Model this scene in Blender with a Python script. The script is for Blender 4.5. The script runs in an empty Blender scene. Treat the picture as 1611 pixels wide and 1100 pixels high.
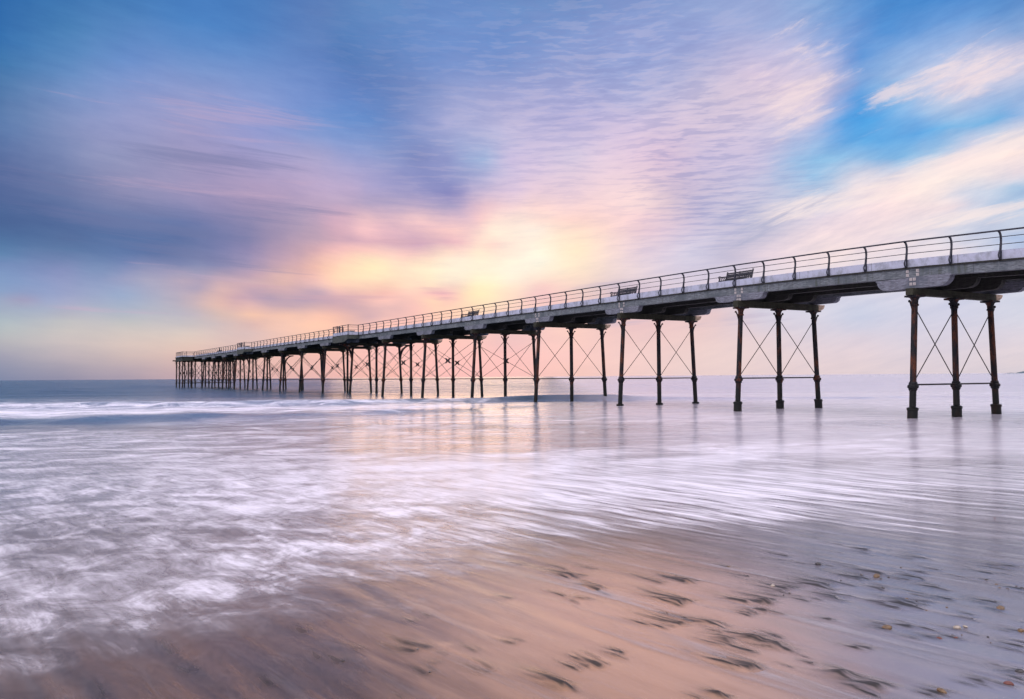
import bpy, math, random
import numpy as np
random.seed(7); rng = np.random.default_rng(7)
R = math.radians
scene = bpy.context.scene
C = scene.collection

# ------------------------------------------------------------------ camera
EYE = 1.72
F_PX, PITCH, ROLL, IW, IH = 1293.85, .0331052, .00725489, 1611, 1100
TH, X0, Y0, SP, BAY = .5389957, 15.694732, 31.927214, 2.609782, 9.0
cam_d = bpy.data.cameras.new('camera'); cam = bpy.data.objects.new('camera', cam_d); C.objects.link(cam)
cam_d.sensor_width = 36; cam_d.lens = F_PX / IW * 36; cam_d.clip_end = 60000; cam_d.clip_start = .05
cam.location = (0, 0, EYE)
from mathutils import Matrix, Vector
cam.rotation_euler = (Matrix.Rotation(math.pi/2 + PITCH, 3, 'X') @ Matrix.Rotation(-ROLL, 3, 'Z')).to_euler()
scene.camera = cam

def ray(px, py):
    X = px - IW/2; Y = IH/2 - py
    c, s = math.cos(ROLL), math.sin(ROLL)
    v = np.array([X*c + Y*s, F_PX, -X*s + Y*c]); v /= np.linalg.norm(v)
    c, s = math.cos(PITCH), math.sin(PITCH)
    return np.array([v[0], v[1]*c - v[2]*s, v[1]*s + v[2]*c])
def ground(px, py, z=0.0):
    r = ray(px, py); k = (z - EYE)/r[2]; return np.array([r[0]*k, r[1]*k])
def azel(px, py):
    r = ray(px, py); return math.degrees(math.atan2(r[0], r[1])), math.degrees(math.asin(r[2]))

# ------------------------------------------------------------------ node helpers
class NT:
    def __init__(s, tree): s.t = tree; s.n = tree.nodes; s.l = tree.links
    def put(s, sock, v):
        if v is None: return
        if hasattr(v, 'links') or isinstance(v, bpy.types.NodeSocket): s.l.new(v, sock)
        else: sock.default_value = v
    def node(s, ty, **kw):
        n = s.n.new(ty)
        for k, v in kw.items(): setattr(n, k, v)
        return n
    def m(s, op, a, b=None, c=None, clamp=False):
        n = s.node('ShaderNodeMath', operation=op, use_clamp=clamp)
        for i, v in enumerate((a, b, c)): s.put(n.inputs[i], v)
        return n.outputs[0]
    def vm(s, op, a, b=None):
        n = s.node('ShaderNodeVectorMath', operation=op)
        s.put(n.inputs[0], a); s.put(n.inputs[1], b); return n.outputs[0]
    def xyz(s, v):
        n = s.node('ShaderNodeSeparateXYZ'); s.l.new(v, n.inputs[0]); return n.outputs
    def comb(s, x, y, z=0.0):
        n = s.node('ShaderNodeCombineXYZ')
        for i, v in enumerate((x, y, z)): s.put(n.inputs[i], v)
        return n.outputs[0]
    def noise(s, vec, scale, detail=4, rough=.55, dist=0.0, lac=2.0):
        n = s.node('ShaderNodeTexNoise'); s.put(n.inputs['Vector'], vec)
        for k, v in (('Scale', scale), ('Detail', detail), ('Roughness', rough), ('Distortion', dist), ('Lacunarity', lac)): s.put(n.inputs[k], v)
        return n.outputs[0], n.outputs[1]
    def mr(s, v, a, b, c=0.0, d=1.0, kind='SMOOTHSTEP'):
        n = s.node('ShaderNodeMapRange', interpolation_type=kind); n.clamp = True
        for i, q in enumerate((v, a, b, c, d)): s.put(n.inputs[i], q)
        return n.outputs[0]
    def mix(s, f, a, b, blend='MIX'):
        n = s.node('ShaderNodeMix', data_type='RGBA', blend_type=blend); n.clamp_factor = True
        s.put(n.inputs[0], f); s.put(n.inputs[6], a); s.put(n.inputs[7], b); return n.outputs[2]
    def attr(s, name):
        n = s.node('ShaderNodeAttribute', attribute_name=name); return n.outputs['Fac']
    def bump(s, h, strength=.3, dist=.02):
        n = s.node('ShaderNodeBump'); s.put(n.inputs['Height'], h); s.put(n.inputs['Strength'], strength); s.put(n.inputs['Distance'], dist); return n.outputs[0]
def rgba(r, g, b): return (r, g, b, 1.0)
def lin(c):
    c = np.asarray(c, float)/255.
    return np.where(c <= .04045, c/12.92, ((c + .055)/1.055)**2.4)
def material(name):
    m = bpy.data.materials.new(name); m.use_nodes = True
    t = NT(m.node_tree); b = m.node_tree.nodes['Principled BSDF']
    return m, t, b

# ------------------------------------------------------------------ world: dawn sky with lit cloud sheets
# colour samples of the cloud sheet, listed over the direction they are seen in
SKY = '''
0: 0 50 105 170; 100 65 120 180; 200 70 125 185; 300 72 125 192; 400 75 125 190; 500 92 125 185; 600 100 140 195; 700 105 140 200; 800 110 145 200; 900 108 140 195; 1000 125 150 205; 1100 148 168 214; 1200 152 170 216; 1300 125 165 215; 1350 75 142 210; 1400 60 135 205; 1500 70 140 210; 1600 75 140 205
50: 0 50 110 175; 100 75 130 185; 200 90 135 195; 300 80 135 200; 400 80 130 195; 500 95 130 190; 550 85 128 188; 600 95 135 195; 700 110 145 205; 800 112 145 205; 900 130 155 210; 1000 150 165 215; 1100 150 165 215; 1200 162 176 220; 1300 132 166 220; 1400 72 145 215; 1500 128 170 225; 1600 130 165 215
100: 0 65 120 175; 100 95 140 195; 200 110 145 205; 300 115 148 205; 400 110 145 205; 500 98 132 195; 550 84 124 186; 600 95 130 190; 700 115 145 205; 800 118 147 205; 900 145 160 210; 1000 150 165 215; 1100 172 176 216; 1200 216 200 225; 1300 188 190 225; 1345 75 145 215; 1400 150 180 225; 1500 192 200 230; 1600 218 208 226
150: 0 80 120 170; 100 120 145 195; 200 140 155 205; 300 146 156 205; 400 135 155 210; 500 113 143 205; 560 95 130 195; 600 100 130 190; 700 140 155 205; 800 166 170 215; 900 166 170 215; 1000 176 180 220; 1100 205 195 220; 1200 216 200 220; 1300 226 206 220; 1335 90 155 220; 1400 140 185 230; 1500 228 212 225; 1600 172 192 226
200: 0 95 125 175; 100 130 145 190; 200 150 155 200; 300 156 155 200; 400 145 155 210; 500 115 150 210; 560 102 145 208; 620 108 138 198; 700 165 170 215; 800 192 186 220; 900 186 180 220; 1000 212 196 225; 1100 212 196 220; 1200 210 200 225; 1275 185 190 225; 1320 75 165 230; 1400 80 165 230; 1450 82 165 230; 1500 110 180 230; 1560 130 185 228; 1600 195 207 230
250: 0 90 110 160; 100 120 135 180; 200 145 150 190; 300 156 150 190; 400 160 155 200; 500 170 165 205; 550 150 160 210; 600 140 155 205; 660 125 138 192; 700 142 150 202; 745 155 180 220; 800 202 190 225; 900 212 200 225; 1000 232 206 225; 1060 215 190 215; 1100 198 188 220; 1200 206 196 225; 1245 150 190 230; 1300 140 190 230; 1400 140 190 230; 1450 205 212 230; 1500 246 226 230; 1600 255 232 226
300: 0 85 105 155; 100 105 120 165; 200 140 140 180; 300 156 148 188; 400 175 155 190; 500 190 170 205; 560 185 168 205; 610 165 160 205; 660 148 148 198; 705 135 136 192; 750 200 185 215; 800 222 200 225; 900 232 206 220; 1000 248 218 220; 1060 205 188 212; 1100 203 190 215; 1200 200 200 225; 1300 190 206 230; 1360 240 225 230; 1450 255 236 230; 1520 215 220 235; 1600 150 190 225
325: 0 76 102 152; 100 92 112 160; 200 118 128 172; 300 132 134 178; 400 160 145 182; 900 250 216 216; 1000 250 220 220; 1050 215 195 210; 1100 190 184 215; 1200 195 195 220; 1300 212 211 230; 1400 246 222 226; 1500 242 222 226; 1600 190 205 230
350: 0 72 100 150; 100 80 105 155; 200 90 115 165; 300 105 120 170; 400 140 135 175; 500 182 160 185; 900 255 216 205; 1000 242 206 215; 1080 205 190 215; 1200 190 190 215; 1300 236 216 226; 1400 242 222 226; 1500 216 216 230; 1600 210 215 230
415: 0 100 143 186; 100 110 140 183; 200 118 135 182; 300 130 138 178; 350 140 140 180; 400 165 150 182; 450 200 165 180; 500 232 186 176
441: 0 115 160 198; 100 130 158 196; 200 158 162 196; 300 190 168 186; 350 212 178 184; 400 215 176 182; 450 226 184 178; 500 240 192 174
452: 285 176 164 188; 320 165 155 185; 400 195 170 182; 450 220 180 178
475: 300 195 175 186; 340 222 184 178; 370 200 165 180; 420 175 155 182; 480 178 156 182
500: 300 190 184 194; 350 206 186 186; 400 236 192 172; 450 255 204 160; 500 255 200 162; 540 235 186 174; 580 205 170 180; 640 240 190 172
275: 1290 150 192 230; 1340 215 215 230; 1400 245 225 228; 1450 255 236 230; 1520 255 235 228; 1600 235 222 230
225: 1310 100 170 228; 1400 110 178 230; 1480 140 190 230; 1530 215 212 230; 1600 245 228 228
175: 1340 70 155 228; 1400 115 180 232; 1480 165 195 230; 1540 120 180 230; 1600 80 160 226
375: 0 78 112 160; 100 84 110 158; 200 88 114 164; 300 98 116 164; 400 132 130 172; 500 190 162 184; 900 255 230 205; 1000 236 210 218; 1100 212 204 226; 1200 205 198 218; 1300 242 222 226; 1400 240 222 228; 1500 214 215 230; 1600 170 190 225
400: 0 92 132 176; 100 95 125 170; 200 95 120 170; 300 108 122 168; 400 150 140 180; 500 220 176 178; 900 255 236 205; 950 254 226 214; 1000 226 206 220; 1080 216 210 230; 1150 192 186 211; 1220 236 216 226; 1300 246 226 226; 1500 230 220 230; 1600 200 208 230
430: 0 110 155 195; 100 125 155 195; 200 145 155 195; 300 160 160 190; 400 182 156 180; 450 215 176 178; 500 238 186 174; 900 255 230 205; 1000 236 216 220; 1080 216 206 225; 1200 226 214 226; 1600 215 215 230
460: 0 122 166 200; 100 136 165 200; 200 150 170 205; 300 182 170 190; 350 225 185 180; 400 190 160 182; 500 190 165 185; 900 240 206 195; 980 196 182 205; 1080 220 206 220; 1200 222 212 226; 1600 212 214 230
490: 0 150 180 196; 100 160 180 195; 200 170 180 200; 300 186 180 195; 350 228 190 176; 400 252 202 164; 450 205 172 178; 500 226 186 176; 900 242 204 192; 1000 238 198 196; 1120 226 196 200; 1200 214 209 225; 1350 204 209 230; 1500 208 209 230; 1600 213 214 230
510: 0 175 190 196; 100 195 195 195; 200 196 195 195; 300 196 190 195; 350 205 186 190; 400 218 182 180; 450 246 200 168; 500 255 202 160; 600 248 196 172; 700 248 200 172; 800 242 198 188; 900 244 203 190; 1000 232 195 200; 1200 214 206 222; 1350 206 209 229; 1600 216 214 228
530: 0 186 186 190; 100 205 195 195; 200 216 200 195; 300 226 206 195; 400 216 190 190; 500 236 195 180; 600 244 192 176; 700 246 194 176; 800 226 190 195; 900 246 204 190; 1000 236 200 200; 1100 236 206 205; 1200 230 210 215; 1350 222 210 222; 1600 224 214 225
560: 0 160 160 180; 100 186 176 185; 200 206 186 185; 300 222 187 180; 400 226 186 180; 500 236 186 180; 600 240 188 178; 700 246 192 180; 800 246 192 185; 900 246 201 195; 1000 240 206 205; 1100 236 210 208; 1350 230 212 218; 1600 226 212 218
590: 0 130 140 170; 100 145 145 170; 200 166 156 175; 300 192 166 175; 400 216 176 175; 500 226 180 180; 600 234 182 176; 700 240 186 176; 900 238 196 190; 1080 230 205 205; 1350 222 206 212; 1600 214 205 214
320: 519 185 165 196; 570 172 160 196; 620 160 154 195; 700 150 150 196; 730 190 170 202; 760 225 192 206; 850 246 212 212
346: 519 204 166 190; 580 238 194 200; 660 250 205 205; 715 222 188 205; 760 250 206 205; 850 255 226 215
362: 519 204 166 186; 580 244 195 196; 700 250 205 200; 780 255 240 220; 850 255 240 226
378: 519 198 165 184; 560 200 165 186; 600 210 170 190; 640 200 165 190; 700 225 180 195; 760 255 226 210; 850 255 240 222
386: 519 206 166 180; 560 240 186 185; 600 240 190 190; 660 206 166 190; 720 240 186 190; 780 252 212 205; 850 255 236 220
396: 519 240 186 176; 570 250 196 180; 640 250 200 190; 700 250 216 200; 760 255 236 210; 850 255 246 226
415: 519 255 206 172; 560 255 226 182; 590 255 242 192; 612 252 225 200; 660 255 230 202; 720 255 240 220; 850 255 248 230
435: 519 255 210 168; 570 255 230 184; 640 255 226 202; 720 255 242 220; 800 255 246 226; 850 255 236 216
448: 519 250 206 172; 580 255 216 178; 640 255 226 192; 690 255 240 204; 718 240 202 192; 760 255 240 200; 850 246 208 202
457: 519 240 190 180; 600 238 186 177; 680 246 192 180
464: 519 206 170 181; 560 226 180 180; 620 250 196 177; 680 246 192 180; 713 240 182 180; 740 255 236 180; 790 252 226 192; 850 240 196 196
475: 519 190 160 182; 545 200 168 182; 600 252 200 180; 680 255 216 174; 720 252 210 178; 780 254 226 190
485: 519 222 176 178; 560 205 170 181; 620 220 181 185; 660 248 196 177; 720 255 212 175; 800 248 212 190
407: 250 98 118 166; 330 118 126 172
424: 150 122 146 188; 200 135 145 185; 250 148 150 188; 290 122 130 175; 340 135 138 178
436: 220 162 163 192; 280 180 168 190; 330 160 152 182; 380 175 155 182
460: 50 126 166 202
470: 30 152 158 186; 90 148 172 205
480: 0 145 178 198; 50 140 176 202
'''
pts, cols = [], []
for line in SKY.strip().splitlines():
    y, rest = line.split(':')
    for it in rest.split(';'):
        x, r, g, b = [float(v) for v in it.split()]
        if b - r > 105 and x > 1200: r, g = r + 14, g + 2
        if x < 130 and 412 <= float(y) <= 492: r, g = r + 14, g - 4
        if r > 238 and b < 200: b = b + (206-b)*.42
        pts.append(azel(x, float(y))); cols.append(lin((r, g, b)))
pts = np.array(pts); cols = np.array(cols)
def rbf(pts, vals, q, sx=1.0, sy=1.0):
    P = pts*[sx, sy]; Q = q*[sx, sy]
    D = np.sqrt(((P[:, None] - P[None])**2).sum(-1)); A = D + np.eye(len(P))*(-.02)
    n = len(P); K = np.zeros((n+1, n+1)); K[:n, :n] = -A; K[:n, n] = 1; K[n, :n] = 1
    rhs = np.zeros((n+1, vals.shape[1])); rhs[:n] = vals
    w = np.linalg.solve(K, rhs)
    return -np.sqrt(((Q[:, None] - P[None])**2).sum(-1)) @ w[:n] + w[n]
ELS = [0, .7, 1.5, 2.3, 3.0, 3.6, 4.2, 4.8, 5.3, 5.8, 6.3, 6.8, 7.4, 8.0, 8.6, 9.3, 10.1, 10.9, 11.8, 12.8, 13.8, 14.9, 16., 17.2, 18.4, 19.6, 20.9, 22.3, 23.7, 25.2]
NA = 63
AZS = np.linspace(-34, 34, NA)

world = bpy.data.worlds.new('World'); world.use_nodes = True
W = NT(world.node_tree); W.n.clear()
out = W.node('ShaderNodeOutputWorld'); bg = W.node('ShaderNodeBackground'); W.l.new(bg.outputs[0], out.inputs[0])
SUN_EL, SUN_AZ = R(5.0), R(-5.0)
nish = W.node('ShaderNodeTexSky', sky_type='NISHITA'); nish.sun_disc = False
nish.sun_elevation = SUN_EL; nish.sun_rotation = SUN_AZ
dirv = W.node('ShaderNodeTexCoord').outputs['Generated']
dn = W.vm('NORMALIZE', dirv); dx, dy, dz = W.xyz(dn)
az = W.m('MULTIPLY', W.m('ARCTAN2', dx, dy), 57.29578)
el = W.m('MULTIPLY', W.m('ARCSINE', dz), 57.29578)
elp = W.m('MAXIMUM', el, 0.0)
# ripple and wisp fields; heights are squeezed towards the horizon as a flat cloud layer would be
lg = W.m('MULTIPLY', W.m('LOGARITHM', W.m('ADD', elp, 3.0), 2.718), 10.0)
q = W.comb(W.m('MULTIPLY', az, .16), W.m('MULTIPLY', lg, .30), 0.0)
wn = W.noise(q, 1.0, 5, .55)[1]
wx, wy, wz = W.xyz(wn)
damp = W.mr(el, 1.0, 14.0, .08, 1.0)
azw = W.m('ADD', az, W.m('MULTIPLY', W.m('MULTIPLY', W.m('SUBTRACT', wx, .5), 3.4), damp))
elw = W.m('ADD', elp, W.m('MULTIPLY', W.m('MULTIPLY', W.m('SUBTRACT', wy, .5), 1.3), damp))
# finer fibrous warp, fibres rising to the right
slope = W.mr(az, -22., 28., -.10, .24)
right_ = W.mr(az, 14., 23., .3, 1.)
qa = W.comb(W.m('MULTIPLY', az, .33), W.m('MULTIPLY', W.m('SUBTRACT', el, W.m('MULTIPLY', slope, az)), 1.5), 3.0)
fib = W.noise(qa, 1.0, 7, .66)[1]; fx, fy, fz = W.xyz(fib)
azw = W.m('ADD', azw, W.m('MULTIPLY', W.m('MULTIPLY', W.m('SUBTRACT', fx, .5), 1.5), W.m('MULTIPLY', damp, right_)))
elw = W.m('ADD', elw, W.m('MULTIPLY', W.m('MULTIPLY', W.m('SUBTRACT', fy, .5), .6), W.m('MULTIPLY', damp, right_)))
u1 = W.mr(azw, -34.0, 0.0, 0.0, 1.0, 'LINEAR'); u2 = W.mr(azw, 0.0, 34.0, 0.0, 1.0, 'LINEAR'); half = W.m('GREATER_THAN', azw, 0.0)
GA, GE = np.meshgrid(AZS, np.array(ELS)); Q = np.stack([GA.ravel(), GE.ravel()], 1)
grid = np.clip(rbf(pts, cols, Q, 1.0, 1.9), .012, 1.0).reshape(len(ELS), len(AZS), 3)
def row_group(g):
    """colours along one height of the sky, as a small node group: azimuth in, colour out"""
    gt = bpy.data.node_groups.new('sky_row', 'ShaderNodeTree')
    gi = gt.nodes.new('NodeGroupInput'); go = gt.nodes.new('NodeGroupOutput')
    for nm in ('a', 'b', 'h'): gt.interface.new_socket(nm, in_out='INPUT', socket_type='NodeSocketFloat')
    gt.interface.new_socket('c', in_out='OUTPUT', socket_type='NodeSocketColor')
    G = NT(gt); outs = []
    for colors in (g[:32], g[31:]):
        n = gt.nodes.new('ShaderNodeValToRGB'); cr = n.color_ramp; cr.interpolation = 'CARDINAL'; k = len(colors)
        while len(cr.elements) < k: cr.elements.new(.5)
        for q_ in range(k): cr.elements[q_].position = q_/(k-1)
        for q_ in range(k): cr.elements[q_].color = (*[float(v) for v in colors[q_]], 1.0)
        gt.links.new(gi.outputs[len(outs)], n.inputs[0]); outs.append(n.outputs[0])
    gt.links.new(G.mix(gi.outputs[2], outs[0], outs[1]), go.inputs[0])
    return gt
GROUPS = [row_group(g) for g in grid]
def row(i):
    n = W.node('ShaderNodeGroup'); n.node_tree = GROUPS[i]
    for k, v in enumerate((u1, u2, half)): W.l.new(v, n.inputs[k])
    return n.outputs[0]
cur = row(0)
for i in range(1, len(ELS)):
    f = W.mr(elw, ELS[i-1], ELS[i], 0., 1., 'LINEAR')
    cur = W.mix(f, cur, row(i))
# masks of the rippled (mackerel) sheet and of the fibrous cirrus
MASK = [(640, 130, 100, 130, .28), (690, 260, 90, 90, .45), (950, 130, 220, 120, .8), (1090, 230, 120, 120, 1.0), (1120, 320, 90, 60, 1.0), (840, 240, 160, 80, .5), (1230, 300, 70, 50, .5)]
rip = 0.0
for (mx, my, sx, sy, a) in MASK:
    a0, e0 = azel(mx, my); k = 57.3/F_PX
    d2 = W.m('ADD', W.m('POWER', W.m('DIVIDE', W.m('SUBTRACT', az, a0), sx*k), 2.0), W.m('POWER', W.m('DIVIDE', W.m('SUBTRACT', el, e0), sy*k), 2.0))
    g = W.m('MULTIPLY', W.m('EXPONENT', W.m('MULTIPLY', d2, -.8)), a)
    rip = g if isinstance(rip, float) else W.m('MAXIMUM', rip, g)
qr = W.comb(W.m('MULTIPLY', az, .36), W.m('ADD', W.m('MULTIPLY', lg, 5.8), W.m('MULTIPLY', wz, 2.2)), 8.0)
r1 = W.noise(qr, 1.0, 3, .6, .1)[0]
ripple = W.mr(r1, .36, .64, -.5, .5)
cur = W.mix(W.m('MULTIPLY', W.m('MULTIPLY', rip, W.mr(ripple, 0., .5)), .34), cur, W.mix(.5, cur, rgba(.98, .76, .78)))
cur = W.mix(W.m('MULTIPLY', W.m('MULTIPLY', rip, W.mr(ripple, 0., -.5)), .62), cur, W.mix(.6, cur, rgba(.24, .27, .55)))
# fibres everywhere, soft
fv = W.mr(fz, .3, .7, -1., 1., 'LINEAR')
amp = W.m('MULTIPLY', W.m('MULTIPLY', W.mr(el, 2.0, 10.0, .045, .10), W.mr(right_, .35, 1., .6, 1.)), fv)
cur = W.vm('MULTIPLY', cur, W.comb(W.m('ADD', 1.0, W.m('MULTIPLY', amp, 1.25)), W.m('ADD', 1.0, amp), W.m('ADD', 1.0, W.m('MULTIPLY', amp, .55))))
# separate thin cloud sheets: (x, y, half sizes, slope, noise stretch, strength, colour)
def sheet(blobs, slope_, sa, se, lo, hi, strength, colr, seed):
    global cur
    k = 57.3/F_PX; mk = None
    for (mx, my, sx, sy, sl) in blobs:
        a0, e0 = azel(mx, my); da = W.m('SUBTRACT', az, a0); de = W.m('SUBTRACT', W.m('SUBTRACT', el, e0), W.m('MULTIPLY', da, sl))
        g = W.m('EXPONENT', W.m('MULTIPLY', W.m('ADD', W.m('POWER', W.m('DIVIDE', da, sx*k), 2.0), W.m('POWER', W.m('DIVIDE', de, sy*k), 2.0)), -1.0))
        mk = g if mk is None else W.m('MAXIMUM', mk, g)
    qq = W.comb(W.m('MULTIPLY', W.m('ADD', az, W.m('MULTIPLY', el, slope_)), sa), W.m('MULTIPLY', W.m('SUBTRACT', el, W.m('MULTIPLY', az, slope_)), se), seed)
    nz = W.noise(qq, 1.0, 9, .68, .35)[0]
    al = W.m('MULTIPLY', W.mr(W.m('ADD', nz, W.m('MULTIPLY', W.m('SUBTRACT', mk, 1.0), .34)), lo, hi), W.m('MULTIPLY', W.mr(mk, .02, .5), strength))
    cur = W.mix(al, cur, colr)
PINKW = rgba(1.0, .80, .78)
sheet([(1500, 118, 150, 42, .25), (1570, 100, 90, 40, .3), (1250, 140, 90, 110, .3), (1390, 150, 40, 22, .3)], .28, .22, 1.0, .36, .62, .62, PINKW, 21.)
sheet([(1480, 262, 200, 24, .20), (1300, 318, 150, 22, .12), (1560, 335, 120, 16, .08)], .20, .16, 1.3, .30, .58, .70, rgba(1.0, .84, .80), 23.)
sheet([(1230, 345, 120, 26, .42), (1180, 375, 70, 16, .3), (1590, 388, 90, 16, .15)], .40, .22, 1.5, .40, .62, .55, rgba(.40, .42, .60), 27.)
sheet([(960, 447, 120, 13, .05), (1180, 500, 120, 14, .1), (980, 505, 90, 12, .12)], .10, .12, 2.0, .38, .60, .45, rgba(.52, .45, .60), 31.)
sheet([(600, 381, 110, 9, .03), (560, 465, 110, 8, .02), (690, 462, 50, 14, -.2), (470, 462, 110, 12, -.10)], -.02, .12, 2.6, .34, .60, .55, rgba(.62, .38, .46), 33.)
sheet([(200, 350, 240, 34, -.05), (150, 300, 220, 25, -.05), (300, 398, 190, 15, -.16), (450, 335, 160, 22, -.03), (330, 250, 200, 30, -.03)], -.08, .07, 1.6, .36, .60, .46, rgba(.16, .19, .38), 37.)
sheet([(350, 185, 240, 50, -.05), (330, 300, 240, 18, -.03), (480, 288, 80, 14, .0), (330, 436, 130, 9, -.14), (200, 490, 160, 8, -.04)], -.06, .09, 1.7, .40, .62, .36, rgba(.60, .42, .58), 41.)
# sky out of view: brightened overhead and behind as added fill light
back = W.mix(W.mr(el, 0., 40.), rgba(.60, .60, .78), rgba(2.05, 1.86, 2.04))
amb = W.mix(W.mr(el, 42., 75.), rgba(.27, .33, .56), rgba(2.05, 1.86, 2.04))
side = W.mr(W.m('ABSOLUTE', az), 33.0, 75.0)
amb = W.mix(side, amb, back)
up = W.mr(el, 25.0, 42.0)
cur = W.mix(W.m('MAXIMUM', side, up), cur, amb)
cur10 = W.vm('MULTIPLY', cur, (10.0, 10.0, 10.0))
final = W.mix(.985, nish.outputs[0], cur10)
W.l.new(final, bg.inputs[0]); bg.inputs[1].default_value = 0.1

scene.world = world
sun_d = bpy.data.lights.new('sun', 'SUN'); sun = bpy.data.objects.new('sun', sun_d); C.objects.link(sun)
sun_d.energy = .085; sun_d.angle = R(15); sun_d.color = (1.0, .62, .40)
sv = Vector((math.sin(SUN_AZ)*math.cos(SUN_EL), math.cos(SUN_AZ)*math.cos(SUN_EL), math.sin(SUN_EL)))
sun.rotation_euler = sv.to_track_quat('Z', 'Y').to_euler(); sun.location = sv*50

# ------------------------------------------------------------------ mesh helpers
class MB:
    def __init__(s): s.v = []; s.f = []
    def add(s, vs, fs):
        o = len(s.v); s.v += [tuple(map(float, p)) for p in vs]; s.f += [tuple(i+o for i in f) for f in fs]; return s
    def box(s, a, b):
        (x0, y0, z0), (x1, y1, z1) = a, b
        vs = [(x0,y0,z0),(x1,y0,z0),(x1,y1,z0),(x0,y1,z0),(x0,y0,z1),(x1,y0,z1),(x1,y1,z1),(x0,y1,z1)]
        return s.add(vs, [(0,3,2,1),(4,5,6,7),(0,1,5,4),(1,2,6,5),(2,3,7,6),(3,0,4,7)])
    def tube(s, path, r, n=8, flat=None):
        """sweep; r scalar or list; flat=(axis vector, half-width) sweeps a rectangle instead"""
        P = [Vector(p) for p in path]; rr = r if isinstance(r, (list, tuple)) else [r]*len(P)
        ring = []; ref = None
        for i, p in enumerate(P):
            t = (P[min(i+1, len(P)-1)] - P[max(i-1, 0)]).normalized()
            if flat: a = Vector(flat[0]).normalized()
            else:
                if ref is None:
                    ref = Vector((0, 0, 1)) if abs(t.z) < .9 else Vector((1, 0, 0))
                a = (ref - t*ref.dot(t)).normalized(); ref = a
            b = t.cross(a).normalized()
            if flat:
                ring.append([p + a*flat[1]*sa + b*rr[i]*sb for sa, sb in ((-1,-1),(1,-1),(1,1),(-1,1))])
            else:
                ring.append([p + (a*math.cos(k*2*math.pi/n) + b*math.sin(k*2*math.pi/n))*rr[i] for k in range(n)])
        m = len(ring[0]); vs = [v for r_ in ring for v in r_]; fs = []
        for i in range(len(ring)-1):
            for k in range(m): fs.append((i*m+k, i*m+(k+1) % m, (i+1)*m+(k+1) % m, (i+1)*m+k))
        fs.append(tuple(range(m-1, -1, -1))); fs.append(tuple((len(ring)-1)*m+k for k in range(m)))
        return s.add(vs, fs)
    def lathe(s, prof, n=20, shear=None):
        vs = []; fs = []
        for r, z in prof:
            ox = shear(z) if shear else 0
            vs += [(ox + r*math.cos(k*2*math.pi/n), r*math.sin(k*2*math.pi/n), z) for k in range(n)]
        for i in range(len(prof)-1):
            for k in range(n): fs.append((i*n+k, i*n+(k+1) % n, (i+1)*n+(k+1) % n, (i+1)*n+k))
        fs.append(tuple(range(n-1, -1, -1))); fs.append(tuple((len(prof)-1)*n+k for k in range(n)))
        return s.add(vs, fs)
    def prism(s, poly, axis, a, b):
        """extrude a 2D outline; axis 0: outline in (y,z), axis 1: outline in (x,z)"""
        n = len(poly)
        mk = (lambda p, t: (t, p[0], p[1])) if axis == 0 else (lambda p, t: (p[0], t, p[1]))
        vs = [mk(p, a) for p in poly] + [mk(p, b) for p in poly]
        fs = [tuple(range(n-1, -1, -1)), tuple(range(n, 2*n))] + [(i, (i+1) % n, n+(i+1) % n, n+i) for i in range(n)]
        return s.add(vs, fs)
    def mesh(s, name, mat=None, smooth=False):
        me = bpy.data.meshes.new(name); me.from_pydata(s.v, [], s.f)
        import bmesh
        bm = bmesh.new(); bm.from_mesh(me); bmesh.ops.recalc_face_normals(bm, faces=bm.faces); bm.to_mesh(me); bm.free()
        if mat: me.materials.append(mat)
        if smooth:
            me.polygons.foreach_set('use_smooth', [True]*len(me.polygons)); me.set_sharp_from_angle(angle=R(40))
        return me
def obj(name, me, parent=None, loc=(0, 0, 0)):
    o = bpy.data.objects.new(name, me); C.objects.link(o); o.location = loc
    if parent: o.parent = parent
    return o
def tag(o, label=None, cat=None, group=None, kind=None):
    if label: o['label'] = label
    if cat: o['category'] = cat
    if group: o['group'] = group
    if kind: o['kind'] = kind
    return o
def empty(name, loc, rz=0.0):
    o = bpy.data.objects.new(name, None); C.objects.link(o); o.location = loc; o.rotation_euler = (0, 0, rz); o.empty_display_size = .3; return o

# ------------------------------------------------------------------ materials
def mat_iron():
    m, t, b = material('rusty_iron')
    tc = t.node('ShaderNodeTexCoord').outputs['Object']
    oi = t.node('ShaderNodeObjectInfo').outputs['Random']
    p = t.vm('ADD', tc, t.comb(t.m('MULTIPLY', oi, 37.), t.m('MULTIPLY', oi, 11.), 0.))
    sx, sy, sz = t.xyz(p)
    pv = t.comb(sx, sy, t.m('MULTIPLY', sz, .35))
    n1 = t.noise(pv, 3.0, 6, .65)[0]; n2 = t.noise(p, 22.0, 4, .6)[0]
    rust = t.mr(n1, .47, .66)
    col = t.mix(rust, rgba(.012, .013, .017), rgba(.105, .034, .016))
    col = t.mix(t.mr(n2, .5, .7), col, rgba(.008, .007, .007))
    ox, oy, oz = t.xyz(tc)
    wet = t.mr(t.m('ADD', oz, t.m('MULTIPLY', n1, .6)), 1.0, 1.9, 1.0, 0.0)
    col = t.mix(t.m('MULTIPLY', wet, .85), col, rgba(.008, .010, .008))
    t.put(b.inputs['Base Color'], col); t.put(b.inputs['Roughness'], t.mr(wet, 0, 1, .62, .38)); t.put(b.inputs['Specular IOR Level'], .22)
    t.put(b.inputs['Normal'], t.bump(n2, .5, .012))
    return m
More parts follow.
